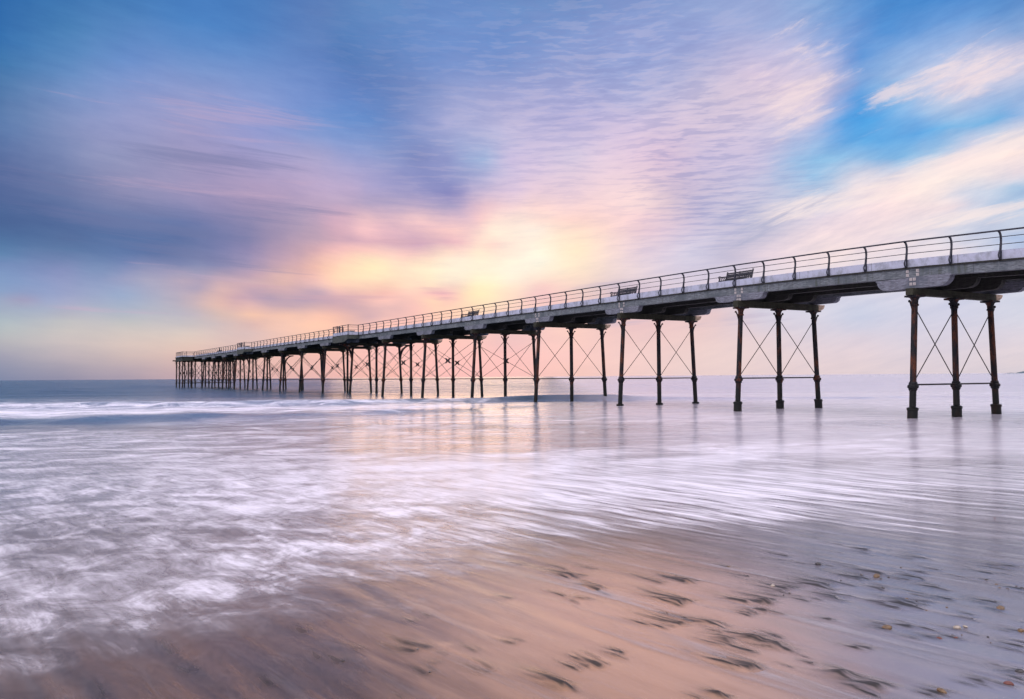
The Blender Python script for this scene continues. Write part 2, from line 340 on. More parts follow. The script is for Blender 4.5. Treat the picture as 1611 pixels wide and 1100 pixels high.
def mat_plain(name, c, rough=.6, metal=0.0, sc=14., var=.35):
    m, t, b = material(name)
    tc = t.node('ShaderNodeTexCoord').outputs['Object']
    n = t.noise(tc, sc, 5, .6)[0]
    dark = rgba(*[v*(1-var) for v in c]); lite = rgba(*[min(1, v*(1+var)) for v in c])
    t.put(b.inputs['Base Color'], t.mix(t.mr(n, .35, .65), dark, lite)); t.put(b.inputs['Roughness'], rough); t.put(b.inputs['Metallic'], metal)
    t.put(b.inputs['Normal'], t.bump(n, .25, .006))
    return m
def mat_wood(name, c, moss=.6, grain_axis=1):
    m, t, b = material(name)
    tc = t.node('ShaderNodeTexCoord').outputs['Object']
    x, y, z = t.xyz(tc)
    g = t.comb(t.m('MULTIPLY', x, 1.0), t.m('MULTIPLY', y, .16), z) if grain_axis == 1 else t.comb(t.m('MULTIPLY', x, .16), y, z)
    n1 = t.noise(g, 26., 6, .65, .4)[0]; n2 = t.noise(tc, 1.1, 5, .6)[0]
    drip = t.noise(t.comb(x, y, t.m('MULTIPLY', z, .12)), 5.5, 5, .7)[0]
    col = t.mix(t.mr(n1, .3, .7), rgba(*[v*.5 for v in c]), rgba(*[min(.9, v*1.45) for v in c]))
    col = t.mix(t.m('MULTIPLY', t.mr(n2, .42, .62), .75), col, rgba(c[0]*.55, c[1]*.6, c[2]*.62))
    col = t.mix(t.m('MULTIPLY', t.mr(drip, .52, .72), moss), col, rgba(.055, .065, .038))
    col = t.mix(t.m('MULTIPLY', t.mr(drip, .44, .28), .35), col, rgba(*[min(.9, v*1.7) for v in c]))
    # board joints
    by = t.m('FRACT', t.m('MULTIPLY', y, .2083))
    joint = t.mr(t.m('ABSOLUTE', t.m('SUBTRACT', by, .5)), .0, .0035, 1., 0., 'LINEAR')
    if grain_axis == 1: col = t.mix(t.m('MULTIPLY', joint, .8), col, rgba(.02, .02, .02))
    t.put(b.inputs['Base Color'], col); t.put(b.inputs['Roughness'], .75); t.put(b.inputs['Specular IOR Level'], .25)
    t.put(b.inputs['Normal'], t.bump(n1, .45, .012))
    return m
def mat_paint():
    m, t, b = material('white_painted_board')
    tc = t.node('ShaderNodeTexCoord').outputs['Object']
    x, y, z = t.xyz(tc)
    n1 = t.noise(t.comb(x, t.m('MULTIPLY', y, .5), t.m('MULTIPLY', z, .4)), 4.5, 6, .7)[0]; n2 = t.noise(tc, 30., 3, .6)[0]
    col = t.mix(t.mr(n1, .42, .70), rgba(.50, .53, .65), rgba(.27, .29, .34))
    col = t.mix(t.m('MULTIPLY', t.mr(n2, .58, .72), .6), col, rgba(.22, .19, .16))
    by = t.m('FRACT', t.m('MULTIPLY', y, .277778))
    joint = t.mr(t.m('ABSOLUTE', t.m('SUBTRACT', by, .5)), .0, .006, 1., 0., 'LINEAR')
    col = t.mix(t.m('MULTIPLY', joint, .8), col, rgba(.08, .08, .09))
    t.put(b.inputs['Base Color'], col); t.put(b.inputs['Roughness'], .5); t.put(b.inputs['Normal'], t.bump(n1, .2, .01))
    return m
IRON = mat_iron()
RAIL = mat_plain('dark_blue_rail_paint', (.012, .014, .028), .5)
ROD = mat_plain('dark_tie_rod', (.012, .009, .009), .7)
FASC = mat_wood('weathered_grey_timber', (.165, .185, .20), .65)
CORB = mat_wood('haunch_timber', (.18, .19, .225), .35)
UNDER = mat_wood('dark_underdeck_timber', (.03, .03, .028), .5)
CAPW = mat_wood('mossy_beam_timber', (.050, .048, .032), .8, 0)
CAPE = mat_wood('bare_beam_end_timber', (.42, .31, .23), .55, 0)
EDGE = mat_plain('dark_deck_edge_timber', (.018, .019, .016), .8)
KICK = mat_paint()
PLATE = mat_plain('pale_washer_plate', (.50, .46, .44), .6, 0, 60., .2)
BENCH = mat_plain('dark_bench_paint', (.030, .030, .038), .5)
CLOTH = mat_plain('dark_coat_cloth', (.025, .026, .035), .85)
SKIN = mat_plain('skin', (.42, .26, .19), .55, 0, 30., .08)
HAIR = mat_plain('dark_hair', (.03, .02, .015), .7)

# ------------------------------------------------------------------ pier
pier = empty('pier', (X0, Y0, 0), TH)
tag(pier, 'long Victorian seaside pier on iron trestle columns running out to sea', 'pier')
ZP = [(-2, 4.95), (-1, 5.50), (-.47, 5.71), (0, 5.87), (.42, 5.95), (1, 6.02), (1.5, 6.045), (3, 6.07), (6, 6.10), (10, 6.12), (20, 6.15)]
def dz_(n):
    return float(np.interp(n, [a for a, b in ZP], [b for a, b in ZP]))
N0, N1 = -1.28, 17.0
ns = np.arange(N0, N1 + 1e-6, .18277)
def strip(name, mat, t0, t1, za, zb, n_a=N0, n_b=N1, parent=pier):
    """a long board following the deck line; cross-section t0..t1 by za..zb relative to the deck edge"""
    nn = np.linspace(n_a, n_b, max(2, int((n_b-n_a)/.2)+1))
    mb = MB(); vs = []; fs = []
    for n in nn:
        z = dz_(n)
        vs += [(t0, n*BAY, z+za), (t1, n*BAY, z+za), (t1, n*BAY, z+zb), (t0, n*BAY, z+zb)]
    for i in range(len(nn)-1):
        for k in range(4): fs.append((i*4+k, i*4+(k+1) % 4, i*4+4+(k+1) % 4, i*4+4+k))
    fs.append((0, 1, 2, 3)); e = (len(nn)-1)*4; fs.append((e+3, e+2, e+1, e))
    mb.add(vs, fs); return obj(name, mb.mesh(name, mat), parent)
TF = 2*SP                                              # far column row
strip('deck', EDGE, -.21, TF+.21, -.065, 0.0)
strip('fascia_beam', FASC, -.16, .14, -.40, -.0655)
strip('fascia_beam', FASC, TF-.14, TF+.16, -.40, -.0655)
LB = [TF/3, 2*TF/3]
for t in LB: strip('deck_beam', UNDER, t-.13, t+.13, -.42, -.0655)
strip('kickboard', KICK, -.10, -.055, .003, .325)
strip('kickboard', KICK, TF+.055, TF+.10, .003, .325)

# trestles --------------------------------------------------------
COLR = .118
col_cache = {}
def column_meshes(ztop, zrod, rake):
    key = (round(ztop, 3), round(zrod, 3), round(rake, 3))
    if key in col_cache: return col_cache[key]
    sh = lambda z: rake*(1 - z/ztop)
    r = COLR
    shaft = MB().lathe([(r*1.06, -1.2), (r*1.06, zrod-.1), (r, zrod+.1), (r*.97, ztop-.42)], 18, sh).mesh('column_shaft', IRON, True)
    c = MB().lathe([(r*1.0, ztop-.42), (r*1.3, ztop-.40), (r*1.3, ztop-.36), (r*1.05, ztop-.33), (r*1.1, ztop-.20), (r*1.5, ztop-.10), (r*2.1, ztop-.07)], 18, sh)
    c.box((-.27, -.27, ztop-.07), (.27, .27, ztop-.0))
    cap = c.mesh('capital', IRON, False)
    col = MB().lathe([(r*1.08, zrod-.22), (r*1.35, zrod-.18), (r*1.35, zrod-.13), (r*1.7, zrod-.10), (r*1.75, zrod-.02), (r*1.3, zrod+.03), (r*1.35, zrod+.09), (r*1.05, zrod+.14)], 18, sh).mesh('collar', IRON, True)
    def scroll(sgn):
        zb = ztop - .72; p = []
        for k in range(9):
            a = k/8; p.append((sh(zb) + sgn*(r*.9 + .20*a**1.6), 0, zb + .52*a**.9))
        p += [(p[-1][0]+sgn*.03, 0, p[-1][2]-.03), (p[-1][0]+sgn*.01, 0, p[-1][2]-.08)]
        return MB().tube(p, .016, 6, flat=((0, 1, 0), .03)).mesh('scroll_bracket', IRON)
    res = (shaft, cap, col, {-1: scroll(-1), 1: scroll(1)})
    col_cache[key] = res; return res
base_cache = {}
def base_mesh(ztb, rake, ztop):
    key = (ztb, rake)
    if key not in base_cache:
        r = COLR; sh = lambda z: rake*(1 - z/ztop)
        base_cache[key] = MB().lathe([(r*1.62, -1.3), (r*1.62, ztb-.12), (r*1.8, ztb-.10), (r*1.8, ztb-.02), (r*1.6, ztb), (r*1.05, ztb+.015)], 18, sh).mesh('column_base', IRON, True)
    return base_cache[key]
def make_column(t, s, ztop, zrod, rake, scrolls, base=None):
    shaft, cap, collar, sc = column_meshes(ztop, zrod, rake)
    o = obj('column', shaft, pier, (t, s, 0))
    obj('capital', cap, o); obj('collar', collar, o)
    for k in scrolls: obj('scroll_bracket', sc[k], o)
    if base is not None: obj('column_base', base_mesh(base, rake, ztop), o)
    return o
def corbel_mesh(h, half, width):
    # outline in (s, z): rounded lower corners with a small step under the beam
    P = []
    for sg in (-1, 1):
        q = [(half, 0), (half-.02, -.07)]
        r = h-.07
        for k in range(8):
            a = k/7*math.pi/2
            q.append((half-.06 - r*1.15*(1-math.cos(a)), -.07 - r*math.sin(a)))
        P.append([(sg*a, b) for a, b in q])
    poly = P[1] + P[0][::-1]
    return MB().prism(poly, 0, -width/2, width/2)
COLX = [0, SP, TF]
RAKE = [-.34, 0., .27]
corb_cache = {}
for i in range(-1, 17):
    s = i*BAY; z0 = dz_(i)
    dzc = -.83 if i <= 0 else -.71                    # underside of the haunches
    zt = z0 + dzc - (.27 if i <= 0 else .31)
    zrod = 1.28 if i <= 0 else 1.55
    base = {-1: .4, 0: .42, 1: .45, 2: .11}.get(i)
    zt = round(zt, 2)
    for k in range(3):
        make_column(COLX[k], s, zt, zrod, RAKE[k], {0: (-1,), 1: (-1, 1), 2: (1,)}[k], base)
    # cap beam
    zc = z0 + dzc
    b = obj('cap_beam', MB().box((-.36, -.15, zt+.002), (TF+.22, .15, zc-.003)).mesh('cap_beam', CAPW), pier, (0, s, 0))
    poly = [(TF+.222, zt+.004), (TF+.45, zt+.03), (TF+.62, zt+.12), (TF+.70, zc-.06), (TF+.70, zc-.004), (TF+.222, zc-.004)]
    obj('beam_end', MB().prism(poly, 1, -.153, .153).mesh('beam_end', CAPE), b)
    # haunches
    h = -dzc - .402
    for j, t in enumerate([0.0] + LB + [TF]):
        key = (round(h, 3), j in (0, 3))
        if key not in corb_cache:
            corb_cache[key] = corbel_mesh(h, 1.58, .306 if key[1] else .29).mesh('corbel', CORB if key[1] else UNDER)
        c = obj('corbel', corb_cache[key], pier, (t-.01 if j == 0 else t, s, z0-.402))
        if j == 0 and -1 <= i <= 3:                    # washer plates bolted through near haunch
            for (ps, pz) in ((-.21, .24), (.21, .24), (-.21, .09), (.21, .09), (-.075, -.08), (.075, -.08), (-.075, -.26), (.075, -.26)):
                key = 'plate'
                if key not in corb_cache:
                    pm = MB()
                    for (a0, b0, a1, b1) in ((-.055, -.055, .055, -.025), (-.055, .025, .055, .055), (-.055, -.0249, -.025, .0249), (.025, -.0249, .055, .0249)):
                        pm.box((-.012, a0, b0), (.0, a1, b1))
                    pm.box((-.03, -.016, -.016), (.0, .016, .016))
                    corb_cache[key] = pm.mesh('washer_plate', PLATE)
                obj('washer_plate', corb_cache[key], c, (-.153 - .0005, ps - .03, pz))
    # ties and cross rods
    def X(k, z): return COLX[k] + RAKE[k]*(1 - z/zt)
    obj('tie_rod', MB().tube([(X(0, zrod), 0, zrod+.02), (X(2, zrod), 0, zrod+.02)], .032, 8).mesh('tie_rod', ROD), pier, (0, s, 0))
    for k in (0, 1):
        mb = MB(); za, zb = zrod+.12, zt-.62
        mb.tube([(X(k, zb)+.1, -.035, zb), (X(k+1, za)-.1, -.035, za)], .019, 6)
        mb.tube([(X(k, za)+.1, .035, za), (X(k+1, zb)-.1, .035, zb)], .019, 6)
        obj('cross_brace', mb.mesh('cross_brace', ROD), pier, (0, s, 0))
# lengthwise bracing between the outer trestles
def long_brace(t_of, n0, n1):
    zrod, za, zb = 1.55, 1.67, 4.45
    mb = MB(); s0, s1 = n0*BAY, n1*BAY
    L = s1 - s0
    for (p, q) in (((za, zb)), ((zb, za))):
        mb.tube([(t_of(p), s0+.1, p), (t_of(q), s1-.1, q)], .019, 6)
    zm = (za+zb)/2; tm = t_of(zm); sm = (s0+s1)/2
    w, h = .45, .22
    mb.prism([(sm-w, zm+h), (sm-w*.55, zm+h*.85), (sm, zm+.05), (sm+w*.55, zm+h*.85), (sm+w, zm+h), (sm+w*.5, zm), (sm+w, zm-h), (sm+w*.55, zm-h*.85), (sm, zm-.05), (sm-w*.55, zm-h*.85), (sm-w, zm-h), (sm-w*.5, zm)], 0, tm-.03, tm+.03)
    obj('cross_brace', mb.mesh('cross_brace', ROD), pier)
for i in range(4, 16):
    for k in (0, 2):
        long_brace(lambda z, k=k: COLX[k] + RAKE[k]*(1 - z/5.08), i, i+1)

# railings ----------------------------------------------------------
def post_mesh(side):
    m = MB(); sg = -side                                  # side: -1 near (outward is -t)
    o = lambda a, z: (side*a, 0, z)
    m.tube([o(.0, -.02), o(.0, .30), o(-.025, .55), o(-.035, .72), o(-.02, .86), o(.03, .955), o(.10, 1.0), o(.17, 1.005)], [.018, .018, .026, .034, .034, .032, .030, .024], 6, flat=((0, 1, 0), .026))
    m.tube([o(-.005, .62), o(.03, .46), o(.05, .33), o(.11, .24), o(.145, .15), o(.12, .06), o(.04, -.01)], [.014, .014, .016, .018, .02, .018, .016], 6, flat=((0, 1, 0), .022))
    m.box((min(side*-.05, side*.14), -.045, -.012), (max(side*-.05, side*.14), .045, .004))
    return m.mesh('rail_post', RAIL)
POST_N, POST_F = post_mesh(-1), post_mesh(1)
PT = -.135
def skip(n):   # refuges open the railing
    return any(abs(n - c) < .24 for c in (7.0, 12.0))
post_list = []
n = 0.025 - .2*6
while n < 16.9:
    if not skip(n): post_list.append(n)
    n += .2
for n in post_list: obj('rail_post', POST_N, pier, (PT, n*BAY, dz_(n)))
# far side railing shows only as heads over the kickboard
fm = MB()
vv = [v.co.copy() for v in POST_F.vertices]; ff = [tuple(p.vertices) for p in POST_F.polygons]
for n in post_list: fm.add([(v.x + TF+.135, v.y + n*BAY, v.z + dz_(n)) for v in vv], ff)
o = obj('rail_post', fm.mesh('rail_post_far_side', RAIL), pier); o['kind'] = 'stuff'; o['label'] = 'posts of the far side railing'
def rails(t, pairs, heights=((1.005, .031), (.80, .0135), (.535, .0135)), dt=(.16, 0, 0), side=-1):
    for (z, r), d in zip(heights, dt):
        mb = MB()
        for a, b in pairs:
            nn = np.linspace(a, b, max(2, int((b-a)/.1)+1))
            mb.tube([(t + side*d, n*BAY, dz_(n)+z) for n in nn], r, 8)
        obj('handrail' if r > .02 else 'mid_rail', mb.mesh('rail', RAIL, True), pier)
gaps = [(N0, 7-.26), (7+.26, 12-.26), (12+.26, 16.95)]
rails(PT, gaps); rails(TF-PT, gaps, side=1)

def fence_run(pts_, zb, posts, kick=True, kh=.325, name_post='rail_post'):
    """straight railing along a polyline (t, s) at floor level zb"""
    for (z, r) in ((1.0, .03), (.8, .0135), (.535, .0135)):
        obj('handrail' if r > .02 else 'mid_rail', MB().tube([(a, b, zb+z) for a, b in pts_], r, 8).mesh('rail', RAIL), pier)
    if kick:
        mb = MB()
        for (a, b), (c, d) in zip(pts_[:-1], pts_[1:]):
            u = Vector((c-a, d-b, 0)).normalized(); w = Vector((-u.y, u.x, 0))*.022
            A = Vector((a, b, zb+.003)); B_ = Vector((c, d, zb+.003)); up_ = Vector((0, 0, kh))
            mb.add([A-w, B_-w, B_+w, A+w, A-w+up_, B_-w+up_, B_+w+up_, A+w+up_], [(0,3,2,1),(4,5,6,7),(0,1,5,4),(1,2,6,5),(2,3,7,6),(3,0,4,7)])
        obj('kickboard', mb.mesh('kickboard', KICK), pier)
    for (a, b) in posts:
        obj('rail_post', STRAIGHT, pier, (a, b, zb))
STRAIGHT = MB().box((-.035, -.035, 0), (.035, .035, 1.0)).box((-.055, -.055, .0), (.055, .055, .05)).box((-.05, -.05, 1.0), (.05, .05, 1.04)).mesh('straight_post', RAIL)
RW = 1.2
GREENW = mat_wood('algae_stained_timber', (.085, .095, .085), .75)
for cn in (7.0, 12.0):
    s = cn*BAY; z = dz_(cn); hl = 2.35
    for side in (-1, 1):
        te = -.215 if side < 0 else TF+.215
        tout = te + side*RW
        a, b = sorted((te, tout))
        obj('refuge_deck', MB().box((a, s-hl, z-.065), (b, s+hl, z+.001)).mesh('refuge_deck', EDGE), pier)
        # apron boards of the refuge with a haunched inner end
        poly = [(s-hl, z-.068), (s-hl, z-.40), (s-hl+.35, z-.46), (s-hl+.8, z-.62), (s-hl+1.3, z-.70), (s+hl, z-.70), (s+hl, z-.068)]
        a2, b2 = sorted((tout, tout-side*.22))
        obj('refuge_apron', MB().prism(poly, 0, a2, b2).mesh('refuge_apron', GREENW), pier)
        a3, b3 = sorted((te+side*.003, tout-side*.222))
        for (p0, p1) in ((s-hl, s-hl+.18), (s+hl-.18, s+hl)):
            obj('refuge_apron', MB().box((a3, p0, z-.40), (b3, p1, z-.068)).mesh('refuge_apron', GREENW), pier)
        e = tout - side*.07; i_ = te + side*.05
        fence_run([(i_, s-hl+.05), (e, s-hl+.05), (e, s+hl-.05), (i_, s+hl-.05)], z+.001, [(e, s-hl+.05), (e, s-.6), (e, s+1.0), (e, s+hl-.05), (i_, s-hl+.05), (i_, s+hl-.05)])
        # curved iron bracket springing from the outer column
        k = 0 if side < 0 else 2; zt = 5.05
        mb = MB(); p = []
        for q_ in range(11):
            a_ = q_/10*math.pi/2
            p.append((COLX[k] + RAKE[k]*.25 + side*(.06 + 1.15*(1-math.cos(a_))), 0, 3.75 + 1.45*math.sin(a_)))
        mb.tube(p, .085, 6, flat=((0, 1, 0), .07)); mb.tube([(p[-1][0]-side*1.1, 0, 5.21), (p[-1][0]+side*.15, 0, 5.21)], .06, 6, flat=((0, 1, 0), .1))
        obj('curved_bracket', mb.mesh('curved_bracket', IRON), pier, (0, s, 0))

# pier head ----------------------------------------------------------
HN0, HN1 = 17.0*BAY, 17.0*BAY + 8.0
HT0, HT1 = -2.5, TF+2.5
zh = dz_(17)
obj('head_deck', MB().box((HT0-.1, HN0-.1, zh-.12), (HT1+.1, HN1+.1, zh+.0)).mesh('head_deck', EDGE), pier)
HEADW = mat_wood('dark_algae_head_timber', (.035, .040, .033), .7)
for nm, a, b in (('head_apron', (HT0, HN0, zh-.85), (HT0+.25, HN1, zh-.123)), ('head_apron', (HT1-.25, HN0, zh-.85), (HT1, HN1, zh-.123)),
              ('head_apron', (HT0+.252, HN0, zh-.80), (-.45, HN0+.25, zh-.123)), ('head_apron', (TF+.45, HN0, zh-.80), (HT1-.252, HN0+.25, zh-.123)), ('head_apron', (HT0+.252, HN1-.25, zh-.85), (HT1-.252, HN1, zh-.123))):
    obj(nm, MB().box(a, b).mesh(nm, HEADW), pier)
obj('fender_beam', MB().box((HT0-.55, HN1-.3, zh-.78), (HT0+1.0, HN1+.12, zh-.55)).mesh('fender_beam', EDGE), pier)
hz = zh - .86
HT = [HT0+.15, HT0+1.75, 0.0, SP, TF, HT1-1.75, HT1-.15]
for s in (HN0+.3, HN0+4.0, HN1-.15):
    for t in HT:
        if s == HN0+4.0 and t in (HT[1], HT[5]): continue
        make_column(t, s, round(hz, 2), .95, 0.0, (-1, 1))
    obj('cap_beam', MB().box((HT0, -.14, hz+.001), (HT1, .14, hz+.2)).mesh('cap_beam', CAPW), pier, (0, s, 0))
    obj('tie_rod', MB().tube([(HT[0], 0, .97), (HT[-1], 0, .97)], .06, 8).mesh('tie_rod', ROD), pier, (0, s, 0))
    for a, b in zip(HT[:-1], HT[1:]):
        mb = MB(); za, zb = 1.1, hz-.5
        mb.tube([(a+.1, -.035, zb), (b-.1, -.035, za)], .036, 6); mb.tube([(a+.1, .035, za), (b-.1, .035, zb)], .036, 6)
        zm = (za+zb)/2
        mb.box(((a+b)/2-.11, -.05, zm-.16), ((a+b)/2+.11, .05, zm+.16))
        obj('cross_brace', mb.mesh('cross_brace', ROD), pier, (0, s, 0))
for t in (HT[0], HT[-1]):
    for s0, s1 in ((HN0+.3, HN0+4.0), (HN0+4.0, HN1-.15)):
        mb = MB(); za, zb = 1.1, hz-.5
        mb.tube([(t-.035, s0+.1, zb), (t-.035, s1-.1, za)], .024, 6); mb.tube([(t+.035, s0+.1, za), (t+.035, s1-.1, zb)], .024, 6)
        mb.tube([(t, s0, .97), (t, s1, .97)], .05, 6)
        obj('cross_brace', mb.mesh('cross_brace', ROD), pier)
hp = [(-.2, HN0+.1), (HT0+.1, HN0+.1), (HT0+.1, HN1-.1), (HT1-.1, HN1-.1), (HT1-.1, HN0+.1), (TF+.2, HN0+.1)]
posts = [(HT0+.1, HN0+.1), (-1.7, HN0+.1), (-.2, HN0+.1), (TF+.2, HN0+.1), (HT1-.1, HN0+.1)] + [(HT0+.1, HN0+.1+1.3*k) for k in range(1, 7)] + [(HT0+.1+1.66*k, HN1-.1) for k in range(1, 7)]
fence_run(hp, zh, posts, True, .25)

# ------------------------------------------------------------------ benches and people (stand on the pier, things of their own)
def to_world(t, s, z):
    c, sn = math.cos(TH), math.sin(TH)
    return (X0 + t*c - s*sn, Y0 + t*sn + s*c, z)
def bench_parts(L=1.75):
    seat = MB()
    for k in range(4): seat.box((.02+.115*k, -L/2, .40), (.12+.115*k, L/2, .43))
    back = MB()
    for k in range(4):
        z = .50+.092*k; x = .50+.035*k
        back.box((x, -L/2, z), (x+.025, L/2, z+.072))
    end = MB()
    end.tube([(.04, 0, 0), (.06, 0, .22), (.02, 0, .40), (.06, 0, .52), (.0, 0, .60)], .024, 6, flat=((0, 1, 0), .028))
    end.tube([(.0, 0, .60), (.05, 0, .64), (.25, 0, .60), (.50, 0, .62)], .022, 6, flat=((0, 1, 0), .03))
    end.tube([(.60, 0, 0), (.52, 0, .2), (.49, 0, .41), (.56, 0, .66), (.635, 0, .90)], .026, 6, flat=((0, 1, 0), .028))
    end.tube([(.02, 0, .39), (.49, 0, .40)], .022, 6, flat=((0, 1, 0), .028))
    end.tube([(.07, 0, .23), (.3, 0, .33), (.5, 0, .20)], .016, 6, flat=((0, 1, 0), .02))
    for xx in (.14, .27, .40): end.tube([(xx, 0, .41), (xx+.04, 0, .5), (xx, 0, .6)], .014, 6, flat=((0, 1, 0), .018))
    mid = MB().tube([(.05, 0, 0), (.08, 0, .25), (.06, 0, .39)], .022, 6, flat=((0, 1, 0), .025)).tube([(.58, 0, 0), (.50, 0, .39), (.62, 0, .86)], .022, 6, flat=((0, 1, 0), .025))
    return seat.mesh('seat', BENCH), back.mesh('backrest', BENCH), end.mesh('bench_end', BENCH), mid.mesh('bench_support', BENCH), L
BP = bench_parts()
def bench(t, n, label):
    r = empty('bench', to_world(t, n*BAY, dz_(n)+.001), TH); tag(r, label, 'bench', 'slatted benches along the pier rail')
    obj('seat', BP[0], r); obj('backrest', BP[1], r)
    for y in (-BP[4]/2+.03, BP[4]/2-.03): obj('bench_end', BP[2], r, (0, y, 0))
    obj('bench_support', BP[3], r)
    return r
bench(.22, 1.09, 'dark slatted bench behind the railing above the second trestle from the right')
bench(.22, 2.07, 'dark slatted bench behind the railing above the third trestle from the right')
bench(.22, 4.2, 'small looking dark bench farther out, above the fifth trestle from the right')
bench(1.25, 15.35, 'farthest bench, tiny and dark, where the huddled figure sits')
SEAT = MB().box((-.26, -1.1, .40), (.26, 1.1, .47)).box((-.2, -.9, 0), (.2, -.8, .40)).box((-.2, .8, 0), (.2, .9, .40)).box((-.03, -.8, .15), (.03, .8, .21))
SEATM = SEAT.mesh('backless_seat', BENCH)
for cn, lab in ((7.0, 'flat backless seat in the nearer jutting refuge of the pier'), (12.0, 'flat backless seat in the farther jutting refuge of the pier')):
    o = obj('backless_bench', SEATM, None, to_world(-.62, cn*BAY-.55, dz_(cn)+.003)); o.rotation_euler = (0, 0, TH); tag(o, lab, 'bench', 'backless seats in the refuges')

def skin_body(name, verts, edges, radii, mat, root=0):
    me = bpy.data.meshes.new(name); me.from_pydata(verts, edges, []); me.materials.append(mat)
    o = bpy.data.objects.new(name, me); C.objects.link(o)
    o.modifiers.new('skin', 'SKIN'); sv_ = me.skin_vertices[0].data
    for i, r in enumerate(radii): sv_[i].radius = (r, r)
    sv_[root].use_root = True
    o.modifiers.new('sub', 'SUBSURF').levels = 1; o.modifiers['sub'].render_levels = 2
    return o
def person(loc, rz, label, pose):
    if pose == 'sit':      # faces -x, sits at seat height .43
        J = {'pel': (.30, 0, .52), 'waist': (.33, 0, .70), 'chest': (.34, 0, .92), 'neck': (.32, 0, 1.10), 'headb': (.29, 0, 1.18), 'headt': (.28, 0, 1.32),
             'kl': (-.12, -.13, .52), 'kr': (-.12, .13, .52), 'al': (-.10, -.13, .10), 'ar': (-.10, .13, .10), 'tl': (-.25, -.14, .04), 'tr': (-.25, .14, .04), 'hl': (.26, -.10, .52), 'hr': (.26, .10, .52),
             'sl': (.34, -.19, 1.02), 'sr': (.34, .19, 1.02), 'el': (.24, -.25, .76), 'er': (.24, .25, .76), 'wl': (.0, -.16, .66), 'wr': (.0, .16, .66), 'fl': (-.08, -.13, .63), 'fr': (-.08, .13, .63)}
    else:
        J = {'pel': (0, 0, .92), 'waist': (0, 0, 1.08), 'chest': (.0, 0, 1.30), 'neck': (0, 0, 1.48), 'headb': (-.02, 0, 1.56), 'headt': (-.02, 0, 1.70),
             'kl': (-.03, -.11, .50), 'kr': (.02, .11, .50), 'al': (.0, -.11, .09), 'ar': (.06, .11, .09), 'tl': (-.16, -.12, .04), 'tr': (-.10, .12, .04), 'hl': (0, -.10, .88), 'hr': (0, .10, .88),
             'sl': (.0, -.19, 1.40), 'sr': (.0, .19, 1.40), 'el': (.02, -.25, 1.12), 'er': (.02, .25, 1.12), 'wl': (-.08, -.24, .90), 'wr': (-.08, .24, .90), 'fl': (-.11, -.23, .81), 'fr': (-.11, .23, .81)}
    rad = {'pel': .14, 'waist': .13, 'chest': .15, 'neck': .055, 'headb': .085, 'headt': .085, 'kl': .06, 'kr': .06, 'al': .042, 'ar': .042, 'tl': .035, 'tr': .035, 'hl': .085, 'hr': .085, 'sl': .065, 'sr': .065, 'el': .048, 'er': .048, 'wl': .034, 'wr': .034, 'fl': .03, 'fr': .03}
    ks = list(J); ix = {k: i for i, k in enumerate(ks)}
    E_ = [('pel','waist'),('waist','chest'),('chest','neck'),('neck','headb'),('headb','headt'),('pel','hl'),('hl','kl'),('kl','al'),('al','tl'),('pel','hr'),('hr','kr'),('kr','ar'),('ar','tr'),('chest','sl'),('sl','el'),('el','wl'),('wl','fl'),('chest','sr'),('sr','er'),('er','wr'),('wr','fr')]
    o = skin_body('person', [J[k] for k in ks], [(ix[a], ix[b]) for a, b in E_], [rad[k] for k in ks], CLOTH)
    o.location = loc; o.rotation_euler = (0, 0, rz); tag(o, label, 'person')
    hb, ht = Vector(J['headb']), Vector(J['headt'])
    hm = MB()
    c = (hb+ht)/2 + Vector((.018, 0, .02)); pr = [(.001, .115)] + [(.105*math.cos(a), .115*math.sin(a)) for a in np.linspace(1.3, -.1, 6)] 
    hm.lathe([(r, z) for r, z in pr], 12); hm.v = [(v[0]+c.x, v[1]+c.y, v[2]+c.z) for v in hm.v]
    obj('hair', hm.mesh('hair', HAIR, True), o)
    return o
person(to_world(1.3, 15.35*BAY+.1, dz_(15.35)+.003), TH, 'dark huddled figure sitting behind the rail near the pier head', 'sit')
pm = MB().lathe([(.13, 0), (.13, .05), (.095, .07), (.085, .86), (.12, .90), (.12, .97), (.08, 1.02), (.02, 1.05)], 14).mesh('post', BENCH, True)
for cn, t_, ds, lab in ((7.0, -.9, 1.6, 'thick dark post standing in the nearer jutting refuge of the pier'), (12.0, -.9, 1.7, 'thick dark post standing in the farther jutting refuge of the pier')):
    o = obj('post', pm, None, to_world(t_, cn*BAY+ds, dz_(cn)+.003)); tag(o, lab, 'post', 'thick posts in the refuges')

# ------------------------------------------------------------------ sea, beach, headland
def interp(samples, q, sm=0.0):
    P = np.array([[*ground(a, b)] for a, b, *_ in samples]); V = np.array([s[2:] for s in samples], float)
    tr = lambda p: np.stack([p[:, 0]/(np.abs(p[:, 1])+6)*6, np.log(np.maximum(p[:, 1], .5)+1)*4.], 1)
    A, Bq = tr(P), tr(q)
    outv = np.zeros((len(q), V.shape[1]))
    for i in range(0, len(q), 20000):
        D = ((Bq[i:i+20000, None] - A[None])**2).sum(-1)
        w = 1/(D + .02)**1.6
        outv[i:i+20000] = (w @ V)/w.sum(1, keepdims=True)
    return outv
